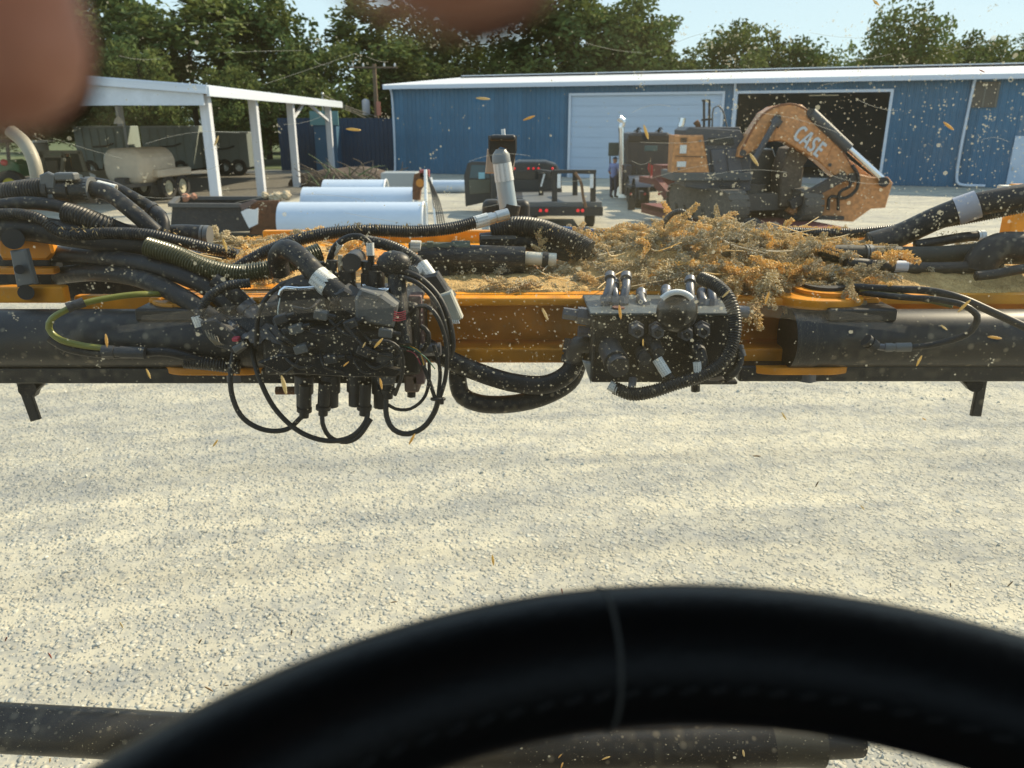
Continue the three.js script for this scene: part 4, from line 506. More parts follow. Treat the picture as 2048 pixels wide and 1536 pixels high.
// ---------------------------------------------------------------- the machine's boom frame in front of the cab
const P = (list) => list.map(([x, y, d]) => Z(x, y, d));
const DF = 1.86, yPlat = Z(1000, 590, DF).y;
{
  const f = thing('sprayer_boom', 'wide yellow steel boom beam across the front of the machine', 'boom'), xl = Z(312, 620, DF).x, xr = Z(1745, 620, DF).x, w = xr - xl, cx = (xl + xr) / 2;
  const yl = Z(1000, 690, DF).y, yb = Z(1000, 720, DF).y;
  part(f, 'top_plate', meters(box(w + 0.5, 0.022, 0.86, cx + 0.25, yPlat - 0.011, -DF - 0.43)), M.yellow);
  part(f, 'front_flange', meters(rbox(w, Z(1000, 590, DF).y - Z(1000, 607, DF).y, 0.05, 0.008, cx, (Z(1000, 590, DF).y + Z(1000, 607, DF).y) / 2, -DF + 0.01)), M.yellow);
  part(f, 'web_plate', meters(box(w, yPlat - yl, 0.02, cx, (yPlat + yl) / 2, -DF - 0.06)), M.yellow);
  part(f, 'lower_flange', meters(rbox(w, yl - yb, 0.10, 0.008, cx, (yl + yb) / 2, -DF - 0.02)), M.yellow);
  const rl = part(f, 'rear_rail', meters(rbox(w + 0.5, 0.11, 0.03, 0.006, cx + 0.25, Z(520, 461, 2.74).y - 0.055, -2.75)), M.yellow);
  part(f, 'end_gusset', meters(fbox(150, 592, 345, 640, 1.95, 0.03, 0.006)), M.yellow); part(f, 'inner_tube', meters(fbox(-60, 505, 470, 606, 2.14, 0.12, 0.02)), M.steel);
  part(f, 'end_gusset', meters(fbox(1730, 596, 2080, 626, 1.95, 0.03, 0.006)), M.yellow);
  // rounded pivot lugs at both ends of the beam
  for (const [x0, x1, yy, h] of [[1588, 1722, 607, 20], [1500, 1700, 737, 16], [330, 535, 738, 16], [310, 410, 612, 16]]) { const a = Z(x0, yy, 1.8), b = Z(x1, yy, 1.8), r = 0.06, hh = R(x0, h, yy, 1.8); part(f, 'pivot_lug', stadium(a.x + 0.06, b.x - 0.06, -1.86, 0.085, a.y - hh / 2, a.y + hh / 2), M.yellow); }
  const a = Z(1656, 578, 1.86); part(f, 'pivot_boss', [rod(V(a.x, a.y - 0.05, -1.88), V(a.x, a.y, -1.88), 0.075, 0.075, 26)], M.yellow); part(f, 'pivot_cap', rod(V(a.x, a.y, -1.88), V(a.x, a.y + 0.008, -1.88), 0.05, 0.05, 24), M.black);
  for (const x of [1615, 470]) { const b = Z(x, 752, 1.8); part(f, 'pivot_bolt', rod(V(b.x, b.y - 0.012, -1.82), V(b.x, b.y + 0.01, -1.82), 0.04, 0.04, 6), M.greyfit); }
  const post = part(f, 'side_post', meters(rbox(0.045, 0.16, 0.05, 0.006, Z(2032, 420, 2.3).x, Z(2032, 425, 2.3).y, -2.3)), M.yellow); part(post, 'post_cap', rbox(0.075, 0.018, 0.08, 0.004, Z(2035, 378, 2.3).x, Z(2035, 378, 2.3).y, -2.3), mat(0.6, 0.55, 0.45, 0.6));
}
for (const s of [0, 1]) { // black folding arms
  const arm = thing('folding_boom', s ? 'thick black boom arm tube at the right' : 'thick black boom arm tube at the left', 'boom', 'folding booms'), r = R(300, 58, 677, 1.81), y = Z(300, 676, 1.74 + r).y, x0 = s ? Z(1622, 677, 1.74).x : -1.75, x1 = s ? 1.75 : Z(500, 677, 1.74).x;
  part(arm, 'tube', sweep([V(x0, y, -1.74 - r), V((x0 + x1) / 2, y, -1.74 - r), V(x1, y, -1.74 - r)], r, { rad: 36, per: 0.2 }), M.steel);
  const xe = s ? x0 : x1; part(arm, 'end_collar', rod(V(xe - 0.03, y, -1.74 - r), V(xe + 0.03, y, -1.74 - r), r * 1.03, r * 1.03, 36), M.steel);
  const xk = s ? Z(1735, 626, 1.74).x : Z(330, 626, 1.74).x; part(arm, 'clamp_block', rbox(0.16, 0.03, 0.1, 0.006, xk, y + r * 0.97, -1.74 - r), M.steel);
  const bar = thing('lower_support_bar', s ? 'black square support bar under the right boom arm' : 'black square support bar under the left boom arm', 'bar', 'support bars'), yb = s ? 748 : 752, a = s ? Z(1478, yb, 1.79).x : -1.9, b = s ? 1.9 : Z(842, yb, 1.79).x, hh = R(500, 34, yb, 1.79);
  part(bar, 'bar_tube', meters(rbox(b - a, hh, 0.05, 0.006, (a + b) / 2, Z(500, yb, 1.79).y, -1.815)), M.steel);
  const hk = thing('hook_bracket', s ? 'hanging black catch bracket under the right arm' : 'hanging black catch bracket under the left arm', 'bracket', 'catch brackets');
  if (s) { part(hk, 'gusset', fpoly([[1920, 756], [1975, 756], [1970, 782], [1945, 780]], 1.9, 0.03, 0.004), M.steel); part(hk, 'pivot', rod(Z(1950, 770, 1.86), Z(1950, 770, 1.94), 0.018, 0.018, 16), M.steel); part(hk, 'arm_strap', fpoly([[1960, 760], [1974, 760], [1962, 832], [1946, 831]], 1.88, 0.014, 0.003), M.steel); }
  else { part(hk, 'gusset', fpoly([[33, 766], [88, 766], [68, 782], [64, 792], [40, 786]], 1.9, 0.03, 0.004), M.steel); part(hk, 'pivot', rod(Z(54, 778, 1.86), Z(54, 778, 1.94), 0.02, 0.02, 16), M.steel); part(hk, 'arm_strap', fpoly([[40, 784], [56, 780], [76, 838], [61, 842]], 1.88, 0.014, 0.003), M.steel); }
}
{ // bracket cluster at the far left
  const b = thing('latch_bracket', 'amber notched latch bracket with grey pad and bolts at left', 'bracket');
  part(b, 'notched_plate', fpoly([[0, 505], [0, 470], [54, 468], [60, 482], [68, 484], [92, 482], [98, 490], [102, 506], [92, 516], [6, 516]], 1.98, 0.03, 0.006), M.yellow); part(b, 'cross_plate', meters(fbox(-20, 536, 108, 549, 1.96, 0.03, 0.004)), M.yellow); part(b, 'lower_plate', meters(fbox(-20, 573, 128, 607, 1.9, 0.03, 0.006)), M.yellow); part(b, 'strut', meters(fbox(-30, 512, 104, 575, 2.0, 0.06, 0.01)), M.steel);
  const pad = part(b, 'grey_pad', fpoly([[22, 505], [48, 502], [66, 566], [35, 572]], 1.86, 0.02, 0.004), M.greyplastic); part(pad, 'pad_bolt', rod(Z(39, 539, 1.83), Z(39, 539, 1.87), 0.011, 0.011, 18), M.black);
  for (const [x, y, r] of [[26, 478, 0.024], [52, 585, 0.018]]) part(b, 'bolt', rod(Z(x, y, 1.86), Z(x, y, 1.96), r, r, 18), M.black);
}
// ---------------------------------------------------------------- hoses
function hose(label, pts, rpx, o = {}) {
  const w = P(pts), m = pts[Math.floor(pts.length / 2)], r = R(m[0], rpx, m[1], m[2]), t = thing(o.name || (o.rib ? 'ribbed_conduit' : 'rubber_hose'), label, o.cat || (o.rib ? 'conduit' : 'hose'));
  part(t, o.rib ? 'conduit_sleeve' : 'hose_line', sweep(w, o.taper ? (s) => r * (1 + (o.taper - 1) * s) : r, { rad: rpx > 15 ? 18 : 12, per: 0.012, rib: o.rib ? (o.pitch || 0.0085) * 0.72 : 0, depth: 0.13 }), o.m || (o.rib ? M.conduit : M.rubber));
  for (const [kind, a, b, rp, mt] of o.ends || []) { const A = Z(...a), B = Z(...b), rad = R(a[0], rp, a[1], a[2]); part(t, kind, kind === 'label_sleeve' ? toCreasedNormals(flat(lathe([[0, rad * 0.8], [0, rad], [1, rad], [1, rad * 0.8]], A, B, 16)), 0.6) : turned([[0, 0.28, rad], [0.28, 0.42, rad * 0.86], [0.42, 1, rad]], A, B, kind === 'hex_fitting' ? 6 : 16), mt || (kind === 'label_sleeve' ? M.label : M.plastic)); }
  return t;
}
// left bundle
hose('thick hose with coupler entering from the left edge', [[-60, 400, 2.0], [0, 392, 2.0], [60, 383, 2.0], [100, 379, 2.0]], 25, { rib: 1, pitch: 0.01 });
{ const c = thing('hose_coupler', 'big black two-part coupler with grey flange plate at upper left', 'coupler'); part(c, 'coupler_body', turned([[0, 0.12, R(100, 28, 380, 2)], [0.12, 0.5, R(100, 25, 380, 2)], [0.5, 0.57, R(100, 28, 380, 2)], [0.57, 0.9, R(100, 24, 380, 2)], [0.9, 1, R(100, 26, 380, 2)]], Z(96, 380, 2.0), Z(184, 380, 2.0), 26), M.steel); part(c, 'flange_plate', fpoly([[80, 352], [94, 346], [108, 352], [104, 396], [92, 414], [84, 392]], 1.97, 0.012, 0.003), M.greyplastic); part(c, 'front_ring', toCreasedNormals(flat(lathe([[0, R(184, 18, 380, 2)], [0, R(184, 26, 380, 2)], [1, R(184, 26, 380, 2)], [1, R(184, 18, 380, 2)]], Z(178, 380, 2.0), Z(186, 380, 2.0), 24)), 0.6), M.greyplastic); part(c, 'clip', [rbox(0.05, 0.02, 0.03, 0.006, ...Z(134, 353, 1.98).toArray())], M.greyplastic); }
hose('lower of two hoses leaving the coupler to the right', [[182, 378, 2.0], [215, 386, 1.99], [255, 415, 1.97], [290, 445, 1.96], [312, 465, 1.96]], 16, { ends: [['label_sleeve', [196, 368, 2.02], [232, 377, 2.02], 8]] });
hose('upper hose leaving the coupler and turning down', [[190, 366, 2.06], [225, 374, 2.05], [268, 396, 2.04], [305, 418, 2.04], [326, 440, 2.02], [326, 470, 2.0]], 12, { ends: [['crimp_sleeve', [300, 414, 2.04], [322, 434, 2.03], 14]] });
hose('grey beige curved duct rising behind the coupler', [[22, 262, 2.3], [48, 285, 2.28], [66, 318, 2.26], [74, 352, 2.25], [76, 380, 2.25]], 13, { name: 'curved_duct', cat: 'duct', m: mat(0.3, 0.27, 0.2, 0.5) });
hose('smooth hose arching below the coupler at left', [[-60, 425, 1.95], [0, 411, 1.95], [60, 406, 1.95], [125, 414, 1.95], [190, 436, 1.95], [245, 458, 1.96], [275, 468, 1.97]], 13, {});
hose('fat ribbed sleeve on the hose below the coupler', [[132, 425, 1.935], [165, 434, 1.93], [200, 448, 1.93], [226, 456, 1.94]], 21, { rib: 1, pitch: 0.011 });
hose('ribbed conduit dipping at the far left', [[-60, 432, 1.9], [0, 428, 1.9], [50, 429, 1.9], [84, 440, 1.9], [104, 456, 1.9], [130, 468, 1.9], [170, 470, 1.91]], 11, { rib: 1 });
hose('broad dark hose lying along the left bundle', [[-60, 458, 1.93], [40, 455, 1.93], [140, 468, 1.93], [240, 482, 1.93], [320, 492, 1.94]], 26, {});
hose('long ribbed conduit from left bundle into the chaff', [[150, 470, 1.9], [230, 466, 1.9], [300, 470, 1.9], [360, 483, 1.91], [420, 497, 1.92], [470, 507, 1.95]], 12, { rib: 1 });
hose('thin ribbed conduit behind the left hose bundle', [[205, 448, 2.05], [260, 456, 2.05], [330, 464, 2.05], [380, 470, 2.06]], 8, { rib: 1, pitch: 0.007 });
hose('smooth black sleeve pipe ending before the left chaff', [[318, 472, 2.06], [360, 468, 2.06], [412, 470, 2.06]], 19, { ends: [['end_cap', [404, 470, 2.06], [420, 471, 2.06], 20, M.greyplastic]] });
hose('olive tinted fat ribbed conduit curving under the chaff', [[295, 493, 1.86], [350, 510, 1.85], [410, 535, 1.84], [470, 548, 1.84], [530, 541, 1.85], [590, 522, 1.87], [640, 505, 1.9]], 20, { rib: 1, pitch: 0.0095, m: new THREE.MeshPhysicalMaterial({ color: lin(0.06, 0.06, 0.022), roughness: 0.3, map: rep(wearT, 2) }) });
hose('upper smooth hose sagging right across the left arm', [[-40, 512, 2.12], [110, 508, 2.02], [250, 521, 1.9], [350, 546, 1.84], [425, 582, 1.82], [470, 622, 1.8]], 18, {});
hose('lower smooth hose sweeping down to the left valve block', [[60, 560, 2.08], [190, 545, 1.95], [290, 560, 1.85], [370, 598, 1.79], [430, 640, 1.76], [486, 678, 1.74]], 19, { ends: [['crimp_sleeve', [452, 655, 1.75], [492, 684, 1.74], 20, M.greyfit]] });
hose('dark hose pushing behind the left valve block', [[430, 560, 1.82], [470, 590, 1.81], [510, 630, 1.8], [535, 660, 1.79]], 17, { ends: [['crimp_sleeve', [488, 608, 1.8], [520, 645, 1.79], 20, M.greyfit]] });
hose('yellow green looped hose over the left arm', [[420, 606, 1.9], [350, 592, 1.84], [290, 588, 1.77], [230, 594, 1.74], [170, 606, 1.71], [128, 622, 1.69], [102, 640, 1.68], [98, 658, 1.68], [118, 678, 1.68], [160, 690, 1.69], [215, 697, 1.7]], 6.5, { m: new THREE.MeshPhysicalMaterial({ color: lin(0.16, 0.165, 0.03), roughness: 0.3 }), ends: [['crimp_sleeve', [134, 616, 1.69], [168, 604, 1.71], 10]] });
hose('black lower loop of hose against the left arm', [[100, 676, 1.69], [130, 694, 1.69], [190, 706, 1.7], [260, 708, 1.71], [330, 704, 1.72], [420, 726, 1.74]], 9, { ends: [['crimp_sleeve', [205, 702, 1.69], [290, 706, 1.7], 12]] });
hose('short ribbed conduit dropping to the left plug', [[500, 566, 1.78], [455, 572, 1.76], [420, 592, 1.74], [402, 618, 1.73], [396, 640, 1.72]], 10, { rib: 1, ends: [['label_sleeve', [392, 632, 1.72], [400, 652, 1.72], 10]] });
hose('ribbed conduit disappearing under the left valve block', [[370, 722, 1.74], [420, 727, 1.74], [480, 735, 1.75]], 15, { rib: 1 });
{ const p = thing('wire_plug', 'black multi-pin wire plug with red tab left of valve block', 'plug'); const q = (pts, d, th, m) => fpoly(pts, d, th, 0.004); part(p, 'plug_body', [q([[402, 646], [428, 640], [470, 672], [490, 694], [474, 706], [430, 690], [408, 664]], 1.71, 0.05)], M.plastic); part(p, 'red_tab', fbox(463, 676, 476, 684, 1.695, 0.02, 0.003), mat(0.45, 0.04, 0.07, 0.5)); part(p, 'grey_tab', fpoly([[466, 697], [482, 688], [486, 694], [470, 704]], 1.695, 0.02, 0.003), M.greyplastic); for (let k = 0; k < 5; k++) part(p, 'wire', sweep(P([[410 + k * 6, 660 + k * 3, 1.7], [418 + k * 5, 676 + k * 2, 1.695], [432 + k * 4, 690, 1.7]]), 0.0016, { rad: 6, per: 0.01 }), mat(0.2, 0.17, 0.12, 0.6)); }
// centre bundle
hose('long ribbed conduit arching over the left chaff to the sensor post', [[470, 540, 1.95], [520, 510, 1.96], [580, 485, 1.98], [650, 468, 2.0], [740, 461, 2.02], [830, 463, 2.05], [905, 456, 2.08], [952, 444, 2.1]], 13, { rib: 1, ends: [['label_sleeve', [948, 446, 2.1], [976, 438, 2.11], 13], ['metal_elbow', [974, 439, 2.11], [1016, 428, 2.13], 12, M.zinc]] });
hose('heavy smooth hose bending down into the grey plug', [[560, 545, 1.83], [556, 515, 1.81], [574, 499, 1.78], [604, 518, 1.75], [640, 556, 1.72], [690, 596, 1.69]], 21, { ends: [['label_sleeve', [634, 553, 1.722], [660, 574, 1.71], 24], ['ribbed_boot', [660, 577, 1.71], [684, 594, 1.69], 19]] });
hose('small hose bridging two valve tops with white labels', [[656, 540, 1.82], [662, 512, 1.81], [676, 488, 1.8], [700, 474, 1.8], [722, 474, 1.8], [736, 484, 1.8], [742, 505, 1.8], [742, 535, 1.8]], 7, { ends: [['label_sleeve', [664, 506, 1.81], [680, 486, 1.8], 8], ['label_sleeve', [740, 486, 1.79], [741, 510, 1.79], 8]] });
hose('ribbed conduit curving down right of the left valve block', [[735, 482, 1.88], [780, 492, 1.86], [820, 512, 1.84], [845, 535, 1.82], [862, 562, 1.8]], 12, { rib: 1, ends: [['label_sleeve', [844, 528, 1.82], [864, 556, 1.8], 13]] });
{ const p = thing('grey_plug', 'grey multi-pin plug with red wires on the left valve block', 'plug'); part(p, 'plug_shell', fpoly([[672, 590], [688, 582], [720, 600], [724, 640], [690, 620]], 1.67, 0.06, 0.006), M.plastic); part(p, 'plug_body', fpoly([[722, 586], [762, 596], [788, 614], [782, 650], [716, 640], [714, 600]], 1.655, 0.06, 0.006), M.greyplastic); part(p, 'latch', fpoly([[724, 582], [756, 592], [752, 600], [722, 590]], 1.65, 0.02, 0.003), M.greyplastic); for (let k = 0; k < 5; k++) part(p, 'red_wire', sweep(P([[782, 620 + k * 5, 1.66], [796, 626 + k * 4, 1.655], [812, 622 + k * 4, 1.66]]), 0.0013, { rad: 5, per: 0.01 }), mat(0.32, 0.03, 0.05, 0.5)); }
{ const p = thing('pale_plug', 'pale grey rectangular plug hanging right of the left valve block', 'plug'); part(p, 'plug_boot', fpoly([[850, 556], [872, 552], [890, 580], [904, 592], [880, 600], [858, 572]], 1.78, 0.04, 0.006), M.plastic); part(p, 'plug_body', fpoly([[880, 594], [900, 588], [921, 636], [908, 644], [892, 640]], 1.76, 0.035, 0.004), mat(0.42, 0.42, 0.36, 0.5)); part(p, 'plug_back', fpoly([[862, 598], [882, 600], [896, 644], [886, 652], [868, 622]], 1.79, 0.03, 0.004), mat(0.16, 0.12, 0.11, 0.6)); for (let k = 0; k < 4; k++) part(p, 'pin', rod(Z(904 + k * 4, 640, 1.76), Z(906 + k * 4, 647, 1.76), 0.002, 0.002, 6), M.white); }
for (const [l, pts, r] of [
  ['outer black cable curving past the pale plug', [[802, 540, 1.74], [840, 556, 1.73], [876, 592, 1.72], [898, 640, 1.71], [906, 690, 1.71], [900, 716, 1.72]], 6], ['inner black cable curving past the pale plug', [[800, 552, 1.73], [835, 566, 1.72], [872, 604, 1.71], [892, 660, 1.7], [898, 712, 1.71]], 5],
  ['black cable looping from the block side to the lower tie', [[815, 640, 1.72], [832, 616, 1.7], [852, 612, 1.69], [872, 630, 1.68], [888, 668, 1.68], [894, 710, 1.68], [890, 760, 1.68], [878, 800, 1.68]], 4.6], ['black cable hanging from the tie into a wide loop', [[878, 796, 1.68], [868, 826, 1.68], [845, 856, 1.68], [812, 868, 1.68], [786, 858, 1.68], [773, 832, 1.69], [772, 800, 1.7]], 5.5],
  ['thin cable arc inside the wide loop', [[858, 720, 1.7], [858, 760, 1.69], [848, 796, 1.69], [820, 818, 1.69], [792, 818, 1.69], [774, 808, 1.7]], 3.4], ['left cable joining the lower tie', [[838, 710, 1.7], [856, 755, 1.69], [870, 796, 1.68]], 4.2], ['middle cable joining the lower tie', [[868, 690, 1.7], [880, 740, 1.69], [876, 796, 1.68]], 4],
  ['leftmost hanging cable loop under the left valve block', [[470, 690, 1.73], [462, 740, 1.71], [464, 790, 1.7], [486, 836, 1.69], [530, 860, 1.69], [575, 858, 1.7], [605, 832, 1.71]], 5.2], ['long hanging cable loop crossing the leftmost one', [[500, 690, 1.74], [520, 760, 1.71], [552, 820, 1.7], [604, 866, 1.69], [660, 882, 1.69], [705, 872, 1.69], [732, 842, 1.7], [736, 820, 1.71]], 5.2], ['short hanging cable meeting the long loop', [[644, 826, 1.71], [646, 850, 1.7], [660, 874, 1.7], [690, 884, 1.69], [716, 874, 1.69], [742, 838, 1.7]], 4.8],
  ['thin cable strung across the face of left valve block', [[690, 650, 1.64], [725, 690, 1.63], [760, 708, 1.63], [788, 714, 1.64]], 3], ['cable arc above the left valve block corner', [[585, 560, 1.72], [548, 580, 1.7], [520, 618, 1.69], [512, 690, 1.7]], 5], ['thin cable looping on the right of the block face', [[745, 682, 1.63], [780, 684, 1.625], [800, 700, 1.63], [806, 740, 1.64], [790, 790, 1.66]], 4], ['short black cable beside the maroon bracket', [[842, 652, 1.71], [856, 664, 1.7], [856, 686, 1.7], [846, 700, 1.71]], 5],
]) hose(l, pts, r, { name: 'cable', cat: 'cable', m: M.black });
for (const [l, pts, c] of [['thin green wire beside the maroon bracket', [[800, 690, 1.68], [830, 700, 1.66], [852, 716, 1.66], [870, 738, 1.67]], [0.02, 0.14, 0.09]], ['thin red wire beside the maroon bracket', [[810, 700, 1.68], [830, 708, 1.66], [842, 730, 1.66]], [0.3, 0.03, 0.06]], ['thin yellow wire beside the maroon bracket', [[820, 692, 1.68], [840, 704, 1.66], [848, 730, 1.66]], [0.5, 0.3, 0.04]], ['thin white wire dropping on the valve block left', [[560, 596, 1.68], [556, 620, 1.67], [558, 650, 1.67]], [0.55, 0.6, 0.55]]]) solo('thin_wire', l, 'wire', sweep(P(pts), 0.0014, { rad: 6, per: 0.01 }), mat(...c, 0.5));
solo('cable_tie', 'black tie knot holding three cables together', 'cable tie', [new THREE.TorusGeometry(0.014, 0.004, 8, 18).rotateX(1.3).translate(...Z(876, 798, 1.68).toArray()), rbox(0.008, 0.016, 0.008, 0.002, ...Z(884, 802, 1.67).toArray())], M.black);
hose('upper fat hose joining the two valve blocks', [[846, 690, 1.8], [890, 715, 1.78], [950, 742, 1.77], [1030, 766, 1.76], [1096, 768, 1.76], [1140, 742, 1.77], [1152, 700, 1.79]], 19, { ends: [['crimp_sleeve', [1144, 726, 1.78], [1152, 680, 1.79], 23, M.plastic]] });
hose('lower fat hose joining the two valve blocks', [[916, 735, 1.8], [916, 765, 1.79], [924, 790, 1.78], [956, 806, 1.77], [1020, 808, 1.77], [1090, 792, 1.78], [1142, 760, 1.8], [1158, 720, 1.82]], 18, {});
// left valve block
{
  const v = thing('valve_block', 'crowded dark hydraulic valve block hung left of centre', 'valve block', 'hydraulic valve blocks'), dk = new THREE.MeshStandardMaterial({ map: steelT, roughness: 0.6 });
  part(v, 'block_body', [meters(fbox(520, 606, 838, 752, 1.72, 0.24, 0.012)), meters(fbox(560, 660, 800, 742, 1.67, 0.06, 0.012))], dk);
  const br = part(v, 'maroon_bracket', [fbox(820, 592, 846, 770, 1.74, 0.05, 0.004)], mat(0.16, 0.1, 0.1, 0.6), 'maroon painted side bracket'); part(br, 'bracket_foot', [fbox(808, 750, 838, 786, 1.74, 0.06, 0.006)], mat(0.2, 0.14, 0.11, 0.7)); part(br, 'foot_bolt', rod(Z(823, 784, 1.76), Z(823, 793, 1.76), 0.011, 0.011, 6), M.black);
  for (const [x, y] of [[640, 534], [694, 538], [752, 540], [610, 560]]) { const a = Z(x, y + 62, 1.8), b = Z(x, y, 1.8), r = R(x, 19, y, 1.8); const c = part(v, 'solenoid_coil', turned([[0, 0.42, r], [0.42, 0.5, r * 1.05], [0.5, 1, r * 0.92]], a, b, 18), M.plastic); part(c, 'coil_cap', turned([[0, 0.7, r * 0.62], [0.7, 1, r * 0.5]], b, V(b.x, b.y + 0.012, b.z), 14), M.black); }
  for (const [x, y] of [[664, 520], [734, 522]]) part(v, 'valve_stem', turned([[0, 0.5, R(x, 13, y, 1.8)], [0.5, 0.7, R(x, 10, y, 1.8)], [0.7, 1, R(x, 12, y, 1.8)]], Z(x, y + 50, 1.8), Z(x, y, 1.8), 6), M.plastic);
  part(v, 'brass_stem', [rod(Z(681, 540, 1.79), Z(681, 510, 1.79), 0.006), rod(Z(686, 530, 1.79), Z(686, 522, 1.79), 0.011, 0.011, 6)], mat(0.45, 0.38, 0.27, 0.5));
  part(v, 'round_port', rod(Z(702, 526, 1.78), Z(714, 516, 1.86), 0.022, 0.022, 16), M.plastic); part(v, 'chrome_port', [rod(Z(822, 548, 1.74), Z(832, 542, 1.82), 0.019, 0.019, 18)], M.chrome); part(v, 'chrome_port', rod(Z(826, 700, 1.74), Z(882, 698, 1.74), 0.016, 0.016, 6), M.greyfit);
  part(v, 'wrapped_post', turned([[0, 0.4, 0.022], [0.4, 0.85, 0.02], [0.85, 1, 0.026]], Z(806, 690, 1.68), Z(790, 526, 1.76), 14), M.rubber); part(v, 'post_knot', [new THREE.IcosahedronGeometry(0.036, 1).scale(1.1, 0.8, 0.9).translate(...Z(788, 526, 1.75).toArray())], M.rubber);
  part(v, 'rounded_cover', [fpoly([[560, 578], [586, 568], [640, 572], [650, 600], [640, 640], [566, 640]], 1.7, 0.06, 0.01)], dk); part(v, 'chrome_band', sweep(P([[560, 590, 1.69], [566, 578, 1.69], [600, 578, 1.69], [628, 576, 1.7]]), 0.006, { rad: 8, per: 0.01 }), M.chrome); part(v, 'chrome_band', sweep(P([[728, 572, 1.74], [740, 580, 1.72], [772, 580, 1.72], [784, 572, 1.74]]), 0.006, { rad: 8, per: 0.01 }), M.chrome);
  for (const [x, y] of [[608, 800], [662, 798], [712, 796], [762, 800]]) { const a = Z(x, y - 50, 1.74), b = Z(x, y + 14, 1.74), r = R(x, 15, y, 1.74); part(v, 'lower_coil', turned([[0, 0.55, r * 1.25], [0.55, 1, r]], a, b, 16), M.plastic); }
  for (const [x, y] of [[608, 830], [646, 826], [728, 826], [776, 792]]) { const r = R(x, 12, y, 1.71); part(v, 'cable_gland', turned([[0, 0.7, r], [0.7, 0.82, r * 1.25], [0.82, 1, r * 0.8]], Z(x + 3, y - 60, 1.71), Z(x, y + 4, 1.71), 16), M.black); }
  part(v, 'drop_plug', [fbox(752, 706, 786, 772, 1.66, 0.05, 0.008)], mat(0.07, 0.07, 0.07, 0.5)); part(v, 'side_bolt', rod(Z(552, 781, 1.8), Z(590, 781, 1.8), 0.01, 0.01, 10), M.rust);
  part(v, 'rubber_flap', [fpoly([[520, 726], [560, 712], [700, 716], [800, 742], [790, 752], [700, 752], [560, 744]], 1.655, 0.02, 0.004)], M.rubber);
  for (const [x, y] of [[536, 664], [556, 672], [512, 672]]) part(v, 'port_fitting', rod(Z(x, y, 1.7), Z(x + 10, y - 6, 1.8), 0.02, 0.02, 6), M.greyfit);
}
{ // small connectors and looms that crowd the left block
  seed = 321; const tips = [[548, 640, 600, 700], [600, 650, 690, 640], [640, 700, 700, 748], [560, 700, 640, 726], [720, 660, 790, 690], [700, 700, 760, 740], [580, 612, 640, 600], [660, 640, 720, 690], [770, 640, 812, 700], [610, 690, 560, 744], [730, 720, 800, 712], [536, 660, 580, 690]];
  const words_ = ['from block left edge', 'over the rounded cover', 'to the lower flap', 'behind the flap', 'under the grey plug', 'low in the middle', 'near the cover top', 'in the block middle', 'beside the wrapped post', 'down to the left gland', 'across the drop plug', 'at the left port'];
  tips.forEach(([x0, y0, x1, y1], k) => { const d = 1.645 + rr(-0.01, 0.012), m = [(x0 + x1) / 2 + rr(-26, 26), (y0 + y1) / 2 + rr(6, 34)]; hose(`slim jumper cable on the left valve block ${words_[k]}`, [[x0, y0, d + 0.03], [x0 + (m[0] - x0) * 0.5, y0 + (m[1] - y0) * 0.7, d], [...m, d - 0.005], [x1, y1, d + 0.02]], rr(2.4, 4.2), { name: 'jumper_cable', cat: 'cable', m: k % 3 ? M.black : M.rubber }); });
  const cn = [[560, 640], [600, 700], [700, 650], [640, 632], [726, 704], [770, 668], [660, 720], [590, 660]], where = ['at the upper left of the face', 'over the flap left half', 'below the grey plug', 'at the upper middle of the face', 'right of the face middle', 'next to the wrapped post', 'over the flap middle', 'left of the face middle'];
  cn.forEach(([x, y], k) => { const c = Z(x, y, 1.64), t = thing('sensor_connector', `small dark connector on the left valve block ${where[k]}`, 'connector'), a = rr(-0.5, 0.5); part(t, 'shell', rbox(0.03, 0.02, 0.022, 0.004, c.x, c.y, c.z - 0.012, 0, 0, a), k % 2 ? M.greyplastic : M.plastic); part(t, 'collar', rod(c.clone().add(V(0.012 * Math.cos(a), 0.012 * Math.sin(a), -0.012)), c.clone().add(V(0.032 * Math.cos(a), 0.032 * Math.sin(a), -0.012)), 0.007, 0.006, 10), M.black); });
}
